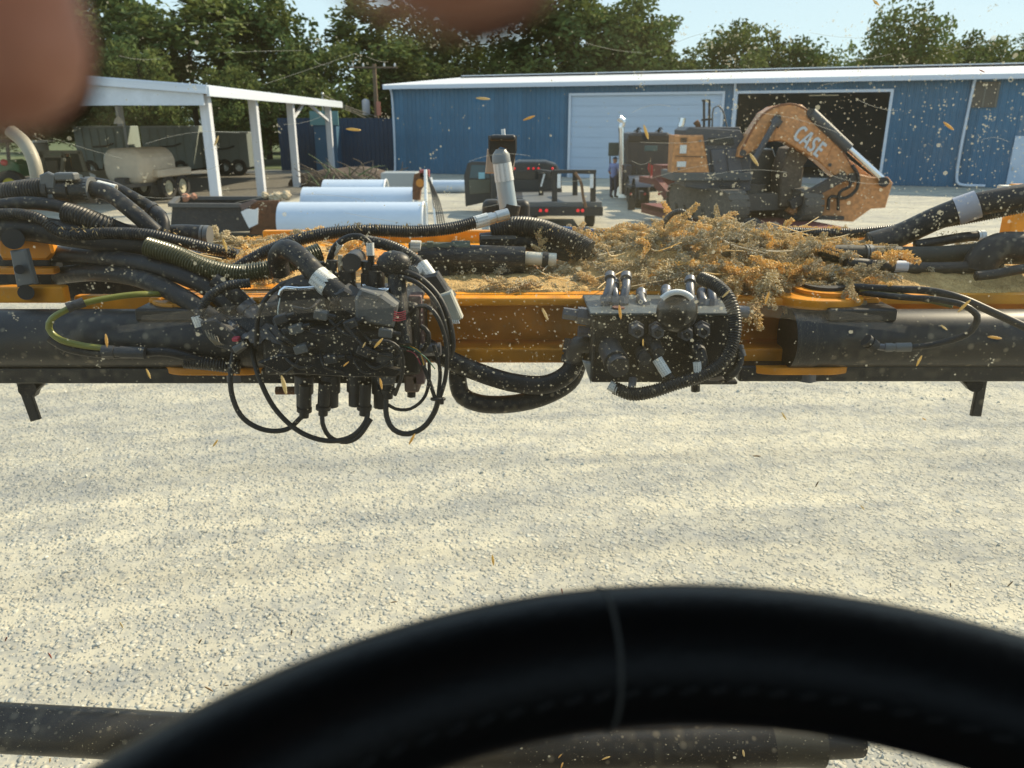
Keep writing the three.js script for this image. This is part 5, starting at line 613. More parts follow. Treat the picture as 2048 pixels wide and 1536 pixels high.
// sensor post
{
  const s = thing('sensor_post', 'upright grey tube with printed sticker under a black hood', 'sensor post'), d = 2.35, a = Z(1018, 424, d), b = Z(1003, 322, d), r = R(1010, 18.5, 380, d);
  part(s, 'tube', rod(a, b, r, r * 0.95, 24), mat(0.42, 0.47, 0.49, 0.3, { metalness: 0.25 })); part(s, 'tube_neck', lathe([[0, r], [0.6, r * 0.95], [1, r * 0.5]], Z(1003, 326, d), Z(1001, 298, d), 20), mat(0.2, 0.21, 0.21, 0.4));
  part(s, 'sticker', rod(Z(1009, 362, d), Z(1004, 326, d), r * 1.03, r * 0.985, 24, true), M.label);
  part(s, 'hood', [fbox(979, 270, 1031, 282, d - 0.02, 0.13, 0.01), fpoly([[979, 274], [1031, 274], [1031, 300], [1024, 330], [1016, 330], [1016, 296], [1000, 290], [990, 300], [990, 330], [984, 322], [979, 300]], d + 0.08, 0.03, 0.004)], M.black); part(s, 'hood_pin', rod(Z(1007, 272, d), Z(1006, 258, d), 0.006), M.white);
  part(s, 'cream_plate', fpoly([[976, 300], [1030, 300], [1026, 340], [1006, 345], [972, 345]], d + 0.14, 0.02, 0.003), mat(0.42, 0.33, 0.25, 0.6));
  part(s, 'base_clamp', [rbox(R(1000, 42, 420, d), 0.07, 0.07, 0.02, ...Z(985, 422, d + 0.08).toArray()), rbox(R(1000, 36, 420, d), 0.07, 0.07, 0.02, ...Z(1042, 422, d + 0.08).toArray()), rod(Z(1014, 445, d), Z(1022, 408, d), 0.03, 0.03, 18)], M.black); part(s, 'mount_leg', rod(Z(1018, 440, d + 0.05), V(Z(1018, 440, d).x, yPlat, -d - 0.05), 0.03, 0.03, 12), M.steel);
}
// actuator behind the beam
{ const c = thing('steering_actuator', 'horizontal stepped black actuator lying behind the beam top', 'actuator'), d = 2.08; part(c, 'barrel', turned([[0, 0.3, R(900, 24, 515, d)], [0.3, 0.34, R(900, 29, 515, d)], [0.34, 1, R(900, 27, 515, d)]], Z(838, 514, d), Z(1050, 520, d), 26), M.steel); part(c, 'rod_end', rod(Z(1050, 516, d), Z(1112, 520, d), 0.018, 0.018, 14), mat(0.6, 0.56, 0.45, 0.45)); part(c, 'rod_wrap', rod(Z(1084, 518, d), Z(1096, 519, d), 0.021, 0.021, 14), M.black); part(c, 'hose_barb', turned([[0, 0.3, 0.012], [0.3, 0.4, 0.016], [0.4, 0.7, 0.013], [0.7, 1, 0.017]], Z(818, 494, d), Z(940, 494, d), 16), mat(0.1, 0.12, 0.085, 0.5)); part(c, 'label_band', rod(Z(822, 493, d - 0.01), Z(842, 494, d - 0.01), 0.0165, 0.0165, 14), M.label); part(c, 'grey_bar', beamBox(Z(962, 474, d + 0.1), Z(1032, 474, d + 0.1), 0.02, 0.01), M.greyplastic); for (const x of [880, 1010]) part(c, 'saddle', rbox(0.05, Z(x, 520, d).y - yPlat, 0.05, 0.008, Z(x, 520, d).x, (Z(x, 520, d).y + yPlat) / 2, -d), M.black); }
hose('large glossy ribbed conduit right of the sensor post', [[985, 462, 2.2], [1030, 452, 2.19], [1075, 456, 2.17], [1115, 470, 2.14], [1150, 484, 2.12], [1180, 500, 2.1]], 20, { rib: 1, pitch: 0.0105 });
hose('dark conduit mass under the large glossy conduit', [[960, 486, 2.2], [1040, 482, 2.2], [1120, 500, 2.18], [1210, 520, 2.16]], 20, {});
hose('blue pressure pipe behind the weed heap', [[1120, 458, 2.4], [1190, 464, 2.4], [1270, 472, 2.4], [1350, 474, 2.4]], 6, { m: mat(0.012, 0.06, 0.17, 0.35), ends: [['pipe_clip', [1166, 462, 2.39], [1178, 463, 2.39], 10, M.greyplastic]] });
hose('dark blue thick line behind the weed heap', [[1150, 490, 2.3], [1230, 494, 2.3], [1330, 492, 2.3], [1420, 490, 2.3]], 22, { m: mat(0.012, 0.02, 0.035, 0.4) });
hose('small black hose loop standing above the weed heap', [[1318, 474, 2.3], [1328, 446, 2.3], [1344, 428, 2.3], [1362, 423, 2.3], [1377, 434, 2.3], [1382, 455, 2.3], [1378, 478, 2.3]], 6, { rib: 1, pitch: 0.008 });
hose('long ribbed conduit crossing behind the weed heap to the right', [[1380, 470, 2.3], [1470, 466, 2.3], [1580, 465, 2.28], [1690, 467, 2.25], [1790, 459, 2.2], [1880, 446, 2.15], [1960, 432, 2.1], [2090, 405, 2.05]], 11, { rib: 1, pitch: 0.008 });
hose('thick black hose with silver band rising at right', [[1740, 488, 2.14], [1800, 470, 2.14], [1870, 438, 2.12], [1935, 414, 2.1], [2000, 400, 2.08], [2100, 384, 2.06]], 24, { ends: [['label_sleeve', [1912, 423, 2.11], [1956, 408, 2.093], 28, mat(0.36, 0.35, 0.38, 0.35)]] });
hose('straight dusty pipe lying right of the weed heap', [[1640, 506, 2.05], [1740, 508, 2.05], [1850, 510, 2.05], [1960, 502, 2.04], [2090, 470, 2.02]], 17, { m: new THREE.MeshStandardMaterial({ map: rep(dusty(0.02, 0.022, 0.018, 0.9, [0.14, 0.13, 0.075]), 2), roughness: 0.7 }), ends: [['band_clamp', [1728, 508, 2.05], [1742, 508, 2.05], 19, M.greyplastic]] });
hose('thin hose with pale label under the dusty pipe', [[1690, 525, 1.98], [1760, 532, 1.98], [1850, 536, 1.98], [1940, 534, 1.98], [2000, 528, 1.99]], 12, { ends: [['label_sleeve', [1786, 533, 1.98], [1812, 534, 1.98], 12.5, mat(0.4, 0.42, 0.46, 0.6)]] });
hose('short hose ending in a pale cap at right', [[1830, 490, 2.1], [1880, 482, 2.1], [1930, 474, 2.09], [1956, 472, 2.09]], 10, { ends: [['end_cap', [1954, 472, 2.09], [1968, 471, 2.09], 11, M.white]] });
hose('fat bent hose bulging at the right edge', [[1958, 540, 1.98], [1968, 516, 1.98], [1996, 498, 1.98], [2040, 496, 1.97], [2100, 498, 1.96]], 32, {});
hose('short frayed hose end on the chaff at right', [[1952, 552, 1.9], [1990, 548, 1.9], [2030, 540, 1.9], [2090, 532, 1.9]], 10, {});
hose('upper cable pair crossing the right arm', [[1708, 574, 1.84], [1780, 578, 1.8], [1860, 582, 1.76], [1920, 596, 1.72], [1980, 622, 1.7], [2080, 668, 1.68]], 8, {});
hose('looped hose fixed to the right arm by an elbow', [[1712, 584, 1.84], [1800, 594, 1.76], [1880, 600, 1.7], [1930, 612, 1.66], [1955, 634, 1.65], [1940, 664, 1.65], [1890, 684, 1.66], [1830, 694, 1.67], [1770, 695, 1.68]], 6.5, { ends: [['crimp_sleeve', [1770, 695, 1.68], [1822, 694, 1.67], 9, M.greyplastic], ['elbow_fitting', [1732, 680, 1.69], [1750, 694, 1.69], 13, M.black], ['hose_tail', [1746, 692, 1.69], [1772, 695, 1.68], 7, M.greyfit]] });
hose('thin olive hose beside the upper cable pair', [[1720, 580, 1.83], [1810, 592, 1.78], [1880, 606, 1.74], [1905, 612, 1.72]], 5, { m: mat(0.09, 0.09, 0.02, 0.4) });
// right valve block
{
  const v = thing('valve_block', 'black box shaped hydraulic manifold with cartridge valves right of centre', 'valve block', 'hydraulic valve blocks');
  part(v, 'manifold_body', [meters(fbox(1184, 630, 1476, 766, 1.66, 0.17, 0.006))], M.steel); part(v, 'top_cover', meters(fbox(1180, 626, 1478, 632, 1.655, 0.19, 0.003)), new THREE.MeshStandardMaterial({ map: rep(dusty(0.05, 0.065, 0.07, 0.5, [0.3, 0.27, 0.2]), 3), roughness: 0.5 })); part(v, 'side_plate', fpoly([[1168, 726], [1182, 730], [1182, 766]], 1.68, 0.02, 0.003), mat(0.45, 0.43, 0.38, 0.6)); part(v, 'mount_foot', [fbox(1380, 762, 1476, 770, 1.6, 0.05, 0.004), rod(Z(1391, 768, 1.64), Z(1391, 782, 1.64), 0.01, 0.01, 10)], M.steel);
  for (const [x, y] of [[1268, 650], [1308, 652], [1366, 656], [1400, 650]]) { const a = Z(x, y, 1.68), b = Z(x + 8, y + 14, 1.615), r = R(x, 15, y, 1.66); const c = part(v, 'cartridge_valve', turned([[0, 0.55, r], [0.55, 0.62, r * 1.15], [0.62, 1, r * 0.85]], a, b, 6), M.greyfit); part(c, 'hex_socket', rod(b, b.clone().lerp(a, -0.08), r * 0.45, r * 0.45, 6), M.black); }
  for (const [x, y, r0, mt] of [[1216, 690, 24, M.plastic], [1286, 712, 18, M.black], [1282, 700, 15, M.plastic]]) { const r = R(x, r0, y, 1.64), a = Z(x, y, 1.68), b = Z(x + 22, y + 46, 1.57); part(v, 'solenoid_can', turned([[0, 0.72, r], [0.72, 0.78, r * 1.06], [0.78, 1, r * 0.86]], a, r0 > 20 ? b : Z(x + 8, y + 18, 1.6), 20), mt); }
  for (const [x, y, x2, y2] of [[1302, 676, 1318, 706], [1388, 680, 1402, 706]]) part(v, 'small_plug', [turned([[0, 0.5, 0.016], [0.5, 1, 0.013]], Z(x, y, 1.66), Z(x2, y2, 1.6), 10)], M.plastic);
  part(v, 'left_port', [turned([[0, 0.5, 0.014], [0.5, 0.6, 0.02], [0.6, 1, 0.021]], Z(1126, 626, 1.72), Z(1182, 634, 1.72), 6)], M.greyfit); part(v, 'left_plug', rod(Z(1156, 662, 1.72), Z(1184, 664, 1.72), 0.013, 0.013, 6), mat(0.04, 0.05, 0.09, 0.5)); part(v, 'left_elbow', sweep(P([[1184, 688, 1.74], [1160, 688, 1.74], [1150, 700, 1.75], [1150, 712, 1.76]]), 0.022, { rad: 14, per: 0.01 }), M.plastic); part(v, 'right_port', rod(Z(1476, 622, 1.74), Z(1496, 624, 1.74), 0.014, 0.014, 6), M.greyfit);
  const gauge = part(v, 'round_accumulator', [new THREE.SphereGeometry(R(1354, 43, 624, 1.58), 32, 20).scale(1, 1, 0.55).translate(...Z(1354, 624, 1.62).toArray())], new THREE.MeshPhysicalMaterial({ color: lin(0.02, 0.02, 0.02), roughness: 0.28, map: rep(wearT, 3), clearcoat: 0.3 }), 'round black cap with a white arc'); { const c = Z(1354, 624, 1.60), r = R(1354, 40, 624, 1.58); part(gauge, 'white_arc', new THREE.TorusGeometry(r, 0.0062, 8, 26, 1.7).rotateZ(0.72).translate(c.x - 0.001, c.y, c.z - 0.005), M.white); }
  for (const [x, y0, y1, lean] of [[1212, 598, 548, 8], [1232, 600, 562, -4], [1246, 602, 548, 6], [1288, 612, 582, -6], [1336, 606, 576, -4], [1382, 604, 556, -2], [1426, 608, 566, -2], [1408, 606, 582, -4]]) { const d = 1.74, r = R(x, 9, y0, d); const e = part(v, 'elbow_fitting', sweep(P([[x, y0 + 26, d], [x, y0, d], [x + lean, (y0 + y1) / 2, d + 0.02], [x + lean, y1, d + 0.07]]), r, { rad: 12, per: 0.012 }), M.greyfit); part(e, 'swivel_nut', turned([[0, 1, r * 1.4]], Z(x, y0 + 6, d), Z(x, y0 - 8, d + 0.005), 6), M.greyfit); part(e, 'collar', rod(Z(x + lean, y1 + 10, d + 0.04), Z(x + lean, y1 + 2, d + 0.055), r * 1.25, r * 1.25, 14), M.greyfit); }
  part(v, 'brown_base', rod(Z(1236, 624, 1.7), Z(1237, 614, 1.7), 0.014, 0.014, 14), mat(0.09, 0.03, 0.02, 0.6));
}
hose('ribbed harness looping down the right valve block face', [[1402, 556, 1.72], [1432, 570, 1.68], [1458, 598, 1.64], [1470, 640, 1.62], [1464, 690, 1.6], [1440, 728, 1.58], [1400, 752, 1.57], [1350, 768, 1.57], [1300, 784, 1.58], [1262, 788, 1.6], [1230, 776, 1.62]], 14, { rib: 1, pitch: 0.008, ends: [['label_sleeve', [1218, 770, 1.62], [1246, 786, 1.61], 10]] });
hose('upper branch of harness with pale label on right block', [[1304, 700, 1.61], [1318, 722, 1.6], [1334, 748, 1.585], [1352, 766, 1.575]], 8, { ends: [['label_sleeve', [1314, 718, 1.595], [1334, 750, 1.58], 10.5]] });
hose('right branch of harness beside the right valve block', [[1474, 690, 1.62], [1480, 716, 1.61], [1470, 742, 1.6], [1450, 758, 1.6]], 9, { ends: [['crimp_sleeve', [1476, 692, 1.62], [1482, 714, 1.61], 11]] });
hose('short grey stub hose under the right valve block', [[1266, 756, 1.62], [1264, 772, 1.61], [1262, 784, 1.61]], 8, { m: M.greyfit });
hose('middle branch of harness by the small plugs', [[1398, 700, 1.6], [1404, 726, 1.59], [1400, 748, 1.58]], 13, { ends: [['label_sleeve', [1394, 724, 1.575], [1396, 748, 1.57], 8]] });
// chaff and weeds
function seedHead(len, r, bend, sd) { // spike of tiny knobbly seeds round a curved stem
  seed = sd; const c = new THREE.QuadraticBezierCurve3(V(0, 0, 0), V(len * 0.5, bend, 0), V(len, bend * 0.2, bend * 0.4)), n = Math.round(len * 2100), pos = [], tri = (a, b, d) => pos.push(a.x, a.y, a.z, b.x, b.y, b.z, d.x, d.y, d.z);
  for (let k = 0; k < n; k++) {
    const s = k / n, p = c.getPoint(s), t = c.getTangent(s), rad = r * (0.5 + 0.6 * Math.sin(Math.PI * Math.pow(s, 0.8))) * Math.pow(rnd(), 0.4), dir = V(rr(-1, 1), rr(-1, 1), rr(-1, 1)).cross(t).normalize(), q = p.clone().addScaledVector(dir, rad), e = rr(0.0018, 0.0036), ax = dir.clone().multiplyScalar(0.7).addScaledVector(t, 0.6).normalize(), u = V(rr(-1, 1), rr(-1, 1), rr(-1, 1)).cross(ax).normalize(), v = ax.clone().cross(u);
    const tip = q.clone().addScaledVector(ax, e * rr(1.3, 2.6)), ring = [0, 2.094, 4.189].map((a) => q.clone().addScaledVector(u, Math.cos(a) * e).addScaledVector(v, Math.sin(a) * e)); for (let j = 0; j < 3; j++) tri(ring[j], ring[(j + 1) % 3], tip); tri(ring[2], ring[1], ring[0]);
  }
  const g = new THREE.BufferGeometry(); g.setAttribute('position', new THREE.Float32BufferAttribute(pos, 3)); g.computeVertexNormals(); return g;
}
{
  const branched = (len, r, bend, sd, n) => { const gs = [seedHead(len, r, bend, sd)]; for (let k = 0; k < n; k++) { const side = seedHead(len * rr(0.2, 0.34), r * 0.72, bend * 0.3, sd * 31 + k), s = rr(0.08, 0.8); side.rotateY(rr(0.4, 1.0) * (k % 2 ? 1 : -1)); side.rotateX(rr(-0.8, 0.8)); side.translate(len * s, bend * 2 * s * (1 - s) + bend * 0.2 * s, bend * 0.4 * s * s); gs.push(side); } return mergeGeometries(gs); };
  const heads = [branched(0.19, 0.0125, 0.02, 5, 4), branched(0.14, 0.013, 0.03, 6, 3), branched(0.22, 0.011, 0.035, 7, 5), seedHead(0.1, 0.013, 0.012, 8), branched(0.17, 0.0105, -0.02, 9, 4)];
  const straw = [[0.76, 0.59, 0.28], [0.64, 0.54, 0.33], [0.82, 0.61, 0.23], [0.54, 0.47, 0.32]].map((c) => new THREE.MeshPhysicalMaterial({ color: lin(...c), roughness: 0.85, transmission: 0.55, thickness: 0, side: THREE.DoubleSide }));
  const chaffM = new THREE.MeshStandardMaterial({ map: rep(tex(256, 256, (x, y) => { const f = 0.4 * wn(x, y, 12, 256) + 0.6 * wn(x, y, 110, 256); return [0.60 + 0.25 * f, 0.48 + 0.23 * f, 0.29 + 0.18 * f]; }, true), 6), bumpMap: rep(bumpT, 9), bumpScale: 0.006, roughness: 0.95 });
  const stalks = [0.16, 0.24, 0.11].map((L, k) => sweep([V(0, 0, 0), V(L * 0.5, 0.012 * (k - 1), 0.01), V(L, 0.006, -0.012)], (s) => 0.0024 - 0.0012 * s, { rad: 5, per: 0.03 }));
  const mound = (label, cx, cz, rx, rz, h, n, s0, keep) => {
    const t = thing('weed_heap', label, 'weed heap', 'heaps of chaff and seed heads'), hAt = (x, z) => { const q = Math.hypot((x - cx) / rx, (z - cz) / rz); return Math.max(0, h * Math.pow(Math.max(0, 1 - q * q), 0.8) * (0.65 + 0.7 * fbm(x * 9 + s0, z * 9, 3)) + 0.012 * fbm(x * 40, z * 40 + s0, 2) * (q < 1 ? 1 : 0)) - 0.004; };
    const g = new THREE.PlaneGeometry(2 * rx, 2 * rz, 110, 60).rotateX(-Math.PI / 2).translate(cx, 0, cz), p = g.attributes.position, uv = g.attributes.uv; for (let i = 0; i < p.count; i++) { p.setY(i, yPlat + hAt(p.getX(i), p.getZ(i))); uv.setXY(i, p.getX(i), p.getZ(i)); } g.computeVertexNormals();
    const base = part(t, 'chaff_bed', g, chaffM); seed = s0;
    for (let k = 0; k < n; k++) { const a = rnd() * 6.28, q = Math.sqrt(rnd()) * 0.95, x = cx + rx * q * Math.cos(a), z = cz + rz * q * Math.sin(a), m = part(t, 'seed_head', heads[k % 5], straw[Math.floor(rnd() * 4)]); const y = yPlat + hAt(x, z) + 0.006, sc = rr(0.6, 1.05); m.position.set(x, y, z); m.rotation.set(rr(-0.5, 0.5), rnd() * 6.28, rnd() < 0.04 ? rr(0.4, 1.0) : rr(-0.32, 0.04)); m.scale.setScalar(sc); }
    for (let k = 0; k < n / 4; k++) { const a = rnd() * 6.28, q = Math.sqrt(rnd()) * 0.85, x = cx + rx * q * Math.cos(a), z = cz + rz * q * Math.sin(a), m = part(t, 'stalk', stalks[k % 3], straw[(k + 2) % 4]); m.position.set(x, yPlat + hAt(x, z) + 0.012, z); m.rotation.set(rr(-0.2, 0.2), rnd() * 6.28, rr(-0.25, 0.2)); }
    if (s0 === 41) for (let k = 0; k < 46; k++) { const px = rr(1440, 1735), m = part(t, 'seed_head', heads[k % 5], straw[k % 4]); m.position.set(Z(px, 590, 1.9).x, yPlat + rr(0.005, 0.04), -rr(1.88, 1.98)); m.rotation.set(0, -Math.PI / 2 + rr(-1.2, 1.2), rr(-0.75, -0.1)); m.scale.setScalar(rr(0.4, 0.75)); }
    return hAt;
  };
  mound('large heap of dry weed seed heads piled right of centre', Z(1440, 540, 2.15).x, -2.2, 0.47, 0.33, 0.085, 300, 41);
  mound('small heap of golden chaff beside the left ribbed conduits', Z(540, 510, 2.25).x, -2.28, 0.24, 0.3, 0.05, 44, 42);
  mound('low drift of brown chaff towards the right edge', Z(1870, 560, 2.0).x, -2.14, 0.46, 0.26, 0.05, 10, 43);
  mound('thin scatter of weeds behind the bare beam middle', Z(1020, 560, 1.98).x, -2.04, 0.42, 0.15, 0.012, 26, 44);
  seed = 4711; const flake = new THREE.BufferGeometry(); flake.setAttribute('position', new THREE.Float32BufferAttribute([-1, 0, 0, 0, 0.25, 0.3, 1, 0, 0, -1, 0, 0, 1, 0, 0, 0, 0.12, -0.3], 3)); flake.computeVertexNormals();
  const N = 5200, im = new THREE.InstancedMesh(flake, new THREE.MeshStandardMaterial({ color: lin(0.44, 0.32, 0.15), roughness: 0.9, side: THREE.DoubleSide }), N), c = new THREE.Color();
  for (let k = 0; k < N; k++) { const px = rnd() < 0.6 ? rr(1150, 2040) : rr(320, 1150), z = rr(1.9, 2.65), x = (px - 1024) / FPX * z * 1.02, s = rr(0.003, 0.008), hot = px > 1180 && px < 1720 ? rr(0.0, 0.11) : px > 430 && px < 660 ? rr(0, 0.045) : rr(0, 0.02); im.setMatrixAt(k, M4(V(x, yPlat + 0.002 + hot * Math.max(0, 1 - Math.pow((z - 2.17) / 0.36, 2)), -z), rr(-0.5, 0.5), rnd() * 6.28, rr(-0.5, 0.5), s)); const t = rr(0.5, 1.3); im.setColorAt(k, c.setRGB(t, t * rr(0.85, 1.05), t * rr(0.7, 1.1))); }
  im.name = 'loose_chaff'; im.userData = { kind: 'stuff', label: 'loose straw coloured chaff flakes strewn over the beam top', category: 'chaff' }; im.castShadow = im.receiveShadow = true; scene.add(im);
  // chaff caught on hoses
  const pts = [[440, 500, 1.9], [480, 506, 1.92], [330, 466, 1.95], [700, 452, 2.0], [735, 456, 2.0], [820, 455, 2.04], [1100, 460, 2.13], [600, 470, 1.97], [150, 462, 1.89], [180, 461, 1.89], [1180, 470, 2.1], [1300, 470, 2.25], [1850, 462, 2.12], [1900, 470, 2.1]], im2 = new THREE.InstancedMesh(flake, im.material, 420);
  for (let k = 0; k < 420; k++) { const q = Z(...pts[k % pts.length]); im2.setMatrixAt(k, M4(V(q.x + rr(-0.035, 0.035), q.y + rr(-0.004, 0.01), q.z + rr(-0.02, 0.02)), rr(-1, 1), rnd() * 6.28, rr(-1, 1), rr(0.002, 0.007))); const t = rr(0.6, 1.4); im2.setColorAt(k, c.setRGB(t, t, t)); }
  im2.name = 'caught_chaff'; im2.userData = { kind: 'stuff', label: 'small tufts of chaff caught on the hoses', category: 'chaff' }; im2.castShadow = true; scene.add(im2);
}
// ---------------------------------------------------------------- the cab round the camera
let cab; const cabDark = mat(0.018, 0.018, 0.019, 0.75), glassZ = (x, y) => 0.884 + (EYE - y) * 0.16 - 0.16 * x * x;
const onGlass = (px, py, off = 0.003) => { const r = ray(px, py); let t = 0.9; for (let i = 0; i < 12; i++) { const p = r.clone().multiplyScalar(t).add(camera.position); t *= (glassZ(p.x, p.y) + off) / -p.z; } return r.multiplyScalar(t).add(camera.position); };
{
  const c = thing('machine_cab', 'dark operator cab with windshield and leather steering wheel round the viewpoint', 'cab');
  part(c, 'roof', rbox(1.9, 0.1, 2.3, 0.04, 0, EYE + 0.52, 0.02), cabDark); part(c, 'headliner', rbox(1.66, 0.02, 1.75, 0.01, 0, EYE + 0.455, 0.05), mat(0.045, 0.045, 0.045, 0.95));
  for (const s of [-1, 1]) { part(c, 'front_pillar', beamBox(V(s * 0.89, EYE - 1.25, -0.96), V(s * 0.86, EYE + 0.48, -0.70), 0.07, 0.09), cabDark); part(c, 'rear_pillar', beamBox(V(s * 0.89, EYE - 1.25, 0.92), V(s * 0.86, EYE + 0.48, 0.86), 0.09, 0.12), cabDark); part(c, 'side_panel', rbox(0.05, 0.7, 1.8, 0.02, s * 0.9, EYE - 0.95, 0), cabDark); }
  part(c, 'rear_panel', rbox(1.76, 1.3, 0.05, 0.02, 0, EYE - 0.6, 0.93), cabDark); part(c, 'floor', rbox(1.8, 0.06, 1.9, 0.02, 0, EYE - 1.33, -0.03), cabDark); part(c, 'sill', rbox(1.8, 0.16, 0.06, 0.02, 0, EYE - 1.24, -1.04), cabDark);
  part(c, 'seat', [rbox(0.52, 0.14, 0.5, 0.06, 0, EYE - 0.78, 0.42), rbox(0.5, 0.75, 0.14, 0.06, 0, EYE - 0.36, 0.7), rbox(0.3, 0.4, 0.3, 0.03, 0, EYE - 1.08, 0.42)], cabDark);
  cab = c; const g = new THREE.PlaneGeometry(1.74, 1.62, 40, 30), p = g.attributes.position; for (let i = 0; i < p.count; i++) { const x = p.getX(i), y = p.getY(i) + EYE - 0.36; p.setXYZ(i, x, y, -glassZ(x, y)); } g.computeVertexNormals();
  part(c, 'windshield', g, new THREE.MeshPhysicalMaterial({ color: lin(0.97, 0.985, 0.975), roughness: 0, transmission: 1, thickness: 0, ior: 1.5, side: THREE.DoubleSide }));
}
{ // film of dried dust left by the wiper, patchy and grainy
  const al = tex(512, 512, (x, y) => { const cx = x / 512 - 0.5, cy = y / 512 + 0.35, r = Math.hypot(cx, cy), a = Math.atan2(cx, cy), arc = vnoise(r * 150, a * 5), arc2 = vnoise(r * 46 + 9, a * 3 + 4), p = fbm(x / 60, y / 60, 4), g = hash(x, y); return Math.min(1, Math.max(0, 0.12 + 0.45 * Math.max(0, p - 0.42) * (0.4 + arc) + 0.4 * Math.max(0, arc2 - 0.55) * p + 0.12 * g * p)); });
  al.wrapS = al.wrapT = THREE.ClampToEdgeWrapping;
  const g = new THREE.PlaneGeometry(1.7, 1.58, 40, 30), p = g.attributes.position; for (let i = 0; i < p.count; i++) { const x = p.getX(i), y = p.getY(i) + EYE - 0.36; p.setXYZ(i, x, y, -glassZ(x, y) - 0.0012); } g.computeVertexNormals();
  const m = mesh('dust_film', g, new THREE.MeshPhysicalMaterial({ color: lin(0.75, 0.66, 0.44), roughness: 1, transmission: 0.6, thickness: 0, alphaMap: al, transparent: true, opacity: 0.125, side: THREE.DoubleSide, specularIntensity: 0 })); m.userData = { kind: 'stuff', label: 'grainy film of dried dust on the windshield', category: 'dust' }; rebase(m); scene.add(m);
}
{ // guard tube outside the glass, low in view
  const t = thing('guard_tube', 'dust flecked black guard tube low outside the windshield', 'guard tube'), d = 1.24;
  part(t, 'tube', sweep(P([[-120, 1446, d], [0, 1455, d], [200, 1466, d], [400, 1478, d], [800, 1494, d], [1200, 1496, d], [1540, 1486, d]]), R(400, 47, 1480, d), { rad: 28, per: 0.03 }), M.steel);
  part(t, 'tube_end', sweep(P([[1538, 1486, d], [1590, 1485, d], [1640, 1487, d]]), R(1600, 46, 1480, d), { rad: 28, per: 0.02 }), mat(0.035, 0.035, 0.026, 0.5), 'olive end sleeve'); part(t, 'tube_tail', sweep(P([[1635, 1484, d + 0.02], [1690, 1482, d + 0.03], [1715, 1480, d + 0.035]]), R(1600, 34, 1480, d), { rad: 20, per: 0.02 }), M.black);
  for (const x of [-0.75, 0.42]) part(t, 'stay', rod(V(x, Z(1000, 1490, d).y - 0.02, -d), V(x, EYE - 1.3, -1.02), 0.015), M.black);
}
{ // steering wheel
  const far = Z(1375, 1306, 0.2), n = V(0, Math.sin(1.32), Math.cos(1.32)), down = V(0, -Math.cos(1.32), Math.sin(1.32)), Rw = 0.224, tube = 0.0206, c = far.clone().addScaledVector(down, Rw), ring = (a) => c.clone().addScaledVector(V(1, 0, 0), Math.sin(a) * Rw).addScaledVector(down, -Math.cos(a) * Rw);
  const leather = new THREE.MeshPhysicalMaterial({ color: lin(0.002, 0.0022, 0.0025), specularIntensity: 0.55, roughness: 0.42, bumpMap: rep(bumpT, 30), bumpScale: 0.0002 });
  const pts = []; for (let k = 0; k < 40; k++) pts.push(ring(k / 40 * 2 * Math.PI)); const s = part(cab, 'steering_wheel', sweep(pts, tube, { rad: 32, per: 0.008, closed: true }), leather, 'black leather covered steering wheel rim');
  const seamAt = -0.118, ctr = ring(seamAt), tan = ring(seamAt + 0.01).sub(ring(seamAt - 0.01)).normalize(), out = ctr.clone().sub(c).normalize(), lp = []; for (let k = 0; k < 24; k++) { const a = k / 24 * 2 * Math.PI; lp.push(ctr.clone().addScaledVector(out, Math.cos(a) * (tube - 0.0002)).addScaledVector(n, Math.sin(a) * (tube - 0.0002)).addScaledVector(tan, 0.002 * Math.sin(a))); } part(s, 'seam', sweep(lp, 0.0007, { rad: 6, per: 0.002, closed: true }), mat(0.06, 0.06, 0.055, 0.8), 'pale leather seam across the rim');
  for (let k = 0; k < 46; k++) { const a = -0.9 + k * 0.04, q = ring(a), o = q.clone().sub(c).normalize(), t2 = ring(a + 0.01).sub(ring(a - 0.01)).normalize(), b = q.clone().addScaledVector(o, -tube * 0.92).addScaledVector(n, tube * 0.4); part(s, 'stitch', rod(b.clone().addScaledVector(t2, -0.0022).addScaledVector(n, -0.001), b.clone().addScaledVector(t2, 0.0022).addScaledVector(n, 0.001), 0.0007, 0.0007, 6), mat(0.012, 0.012, 0.012, 0.8)); }
  for (const a of [1.75, Math.PI, -1.75]) part(s, 'spoke', beamBox(ring(a), c.clone().addScaledVector(n, -0.04), 0.03, 0.012), cabDark); part(s, 'hub', rod(c.clone().addScaledVector(n, -0.06), c.clone().addScaledVector(n, -0.02), 0.05, 0.045, 24), cabDark); part(s, 'column', rod(c.clone().addScaledVector(n, -0.06), V(0, EYE - 1.3, -0.45), 0.035, 0.05, 16), cabDark);
}
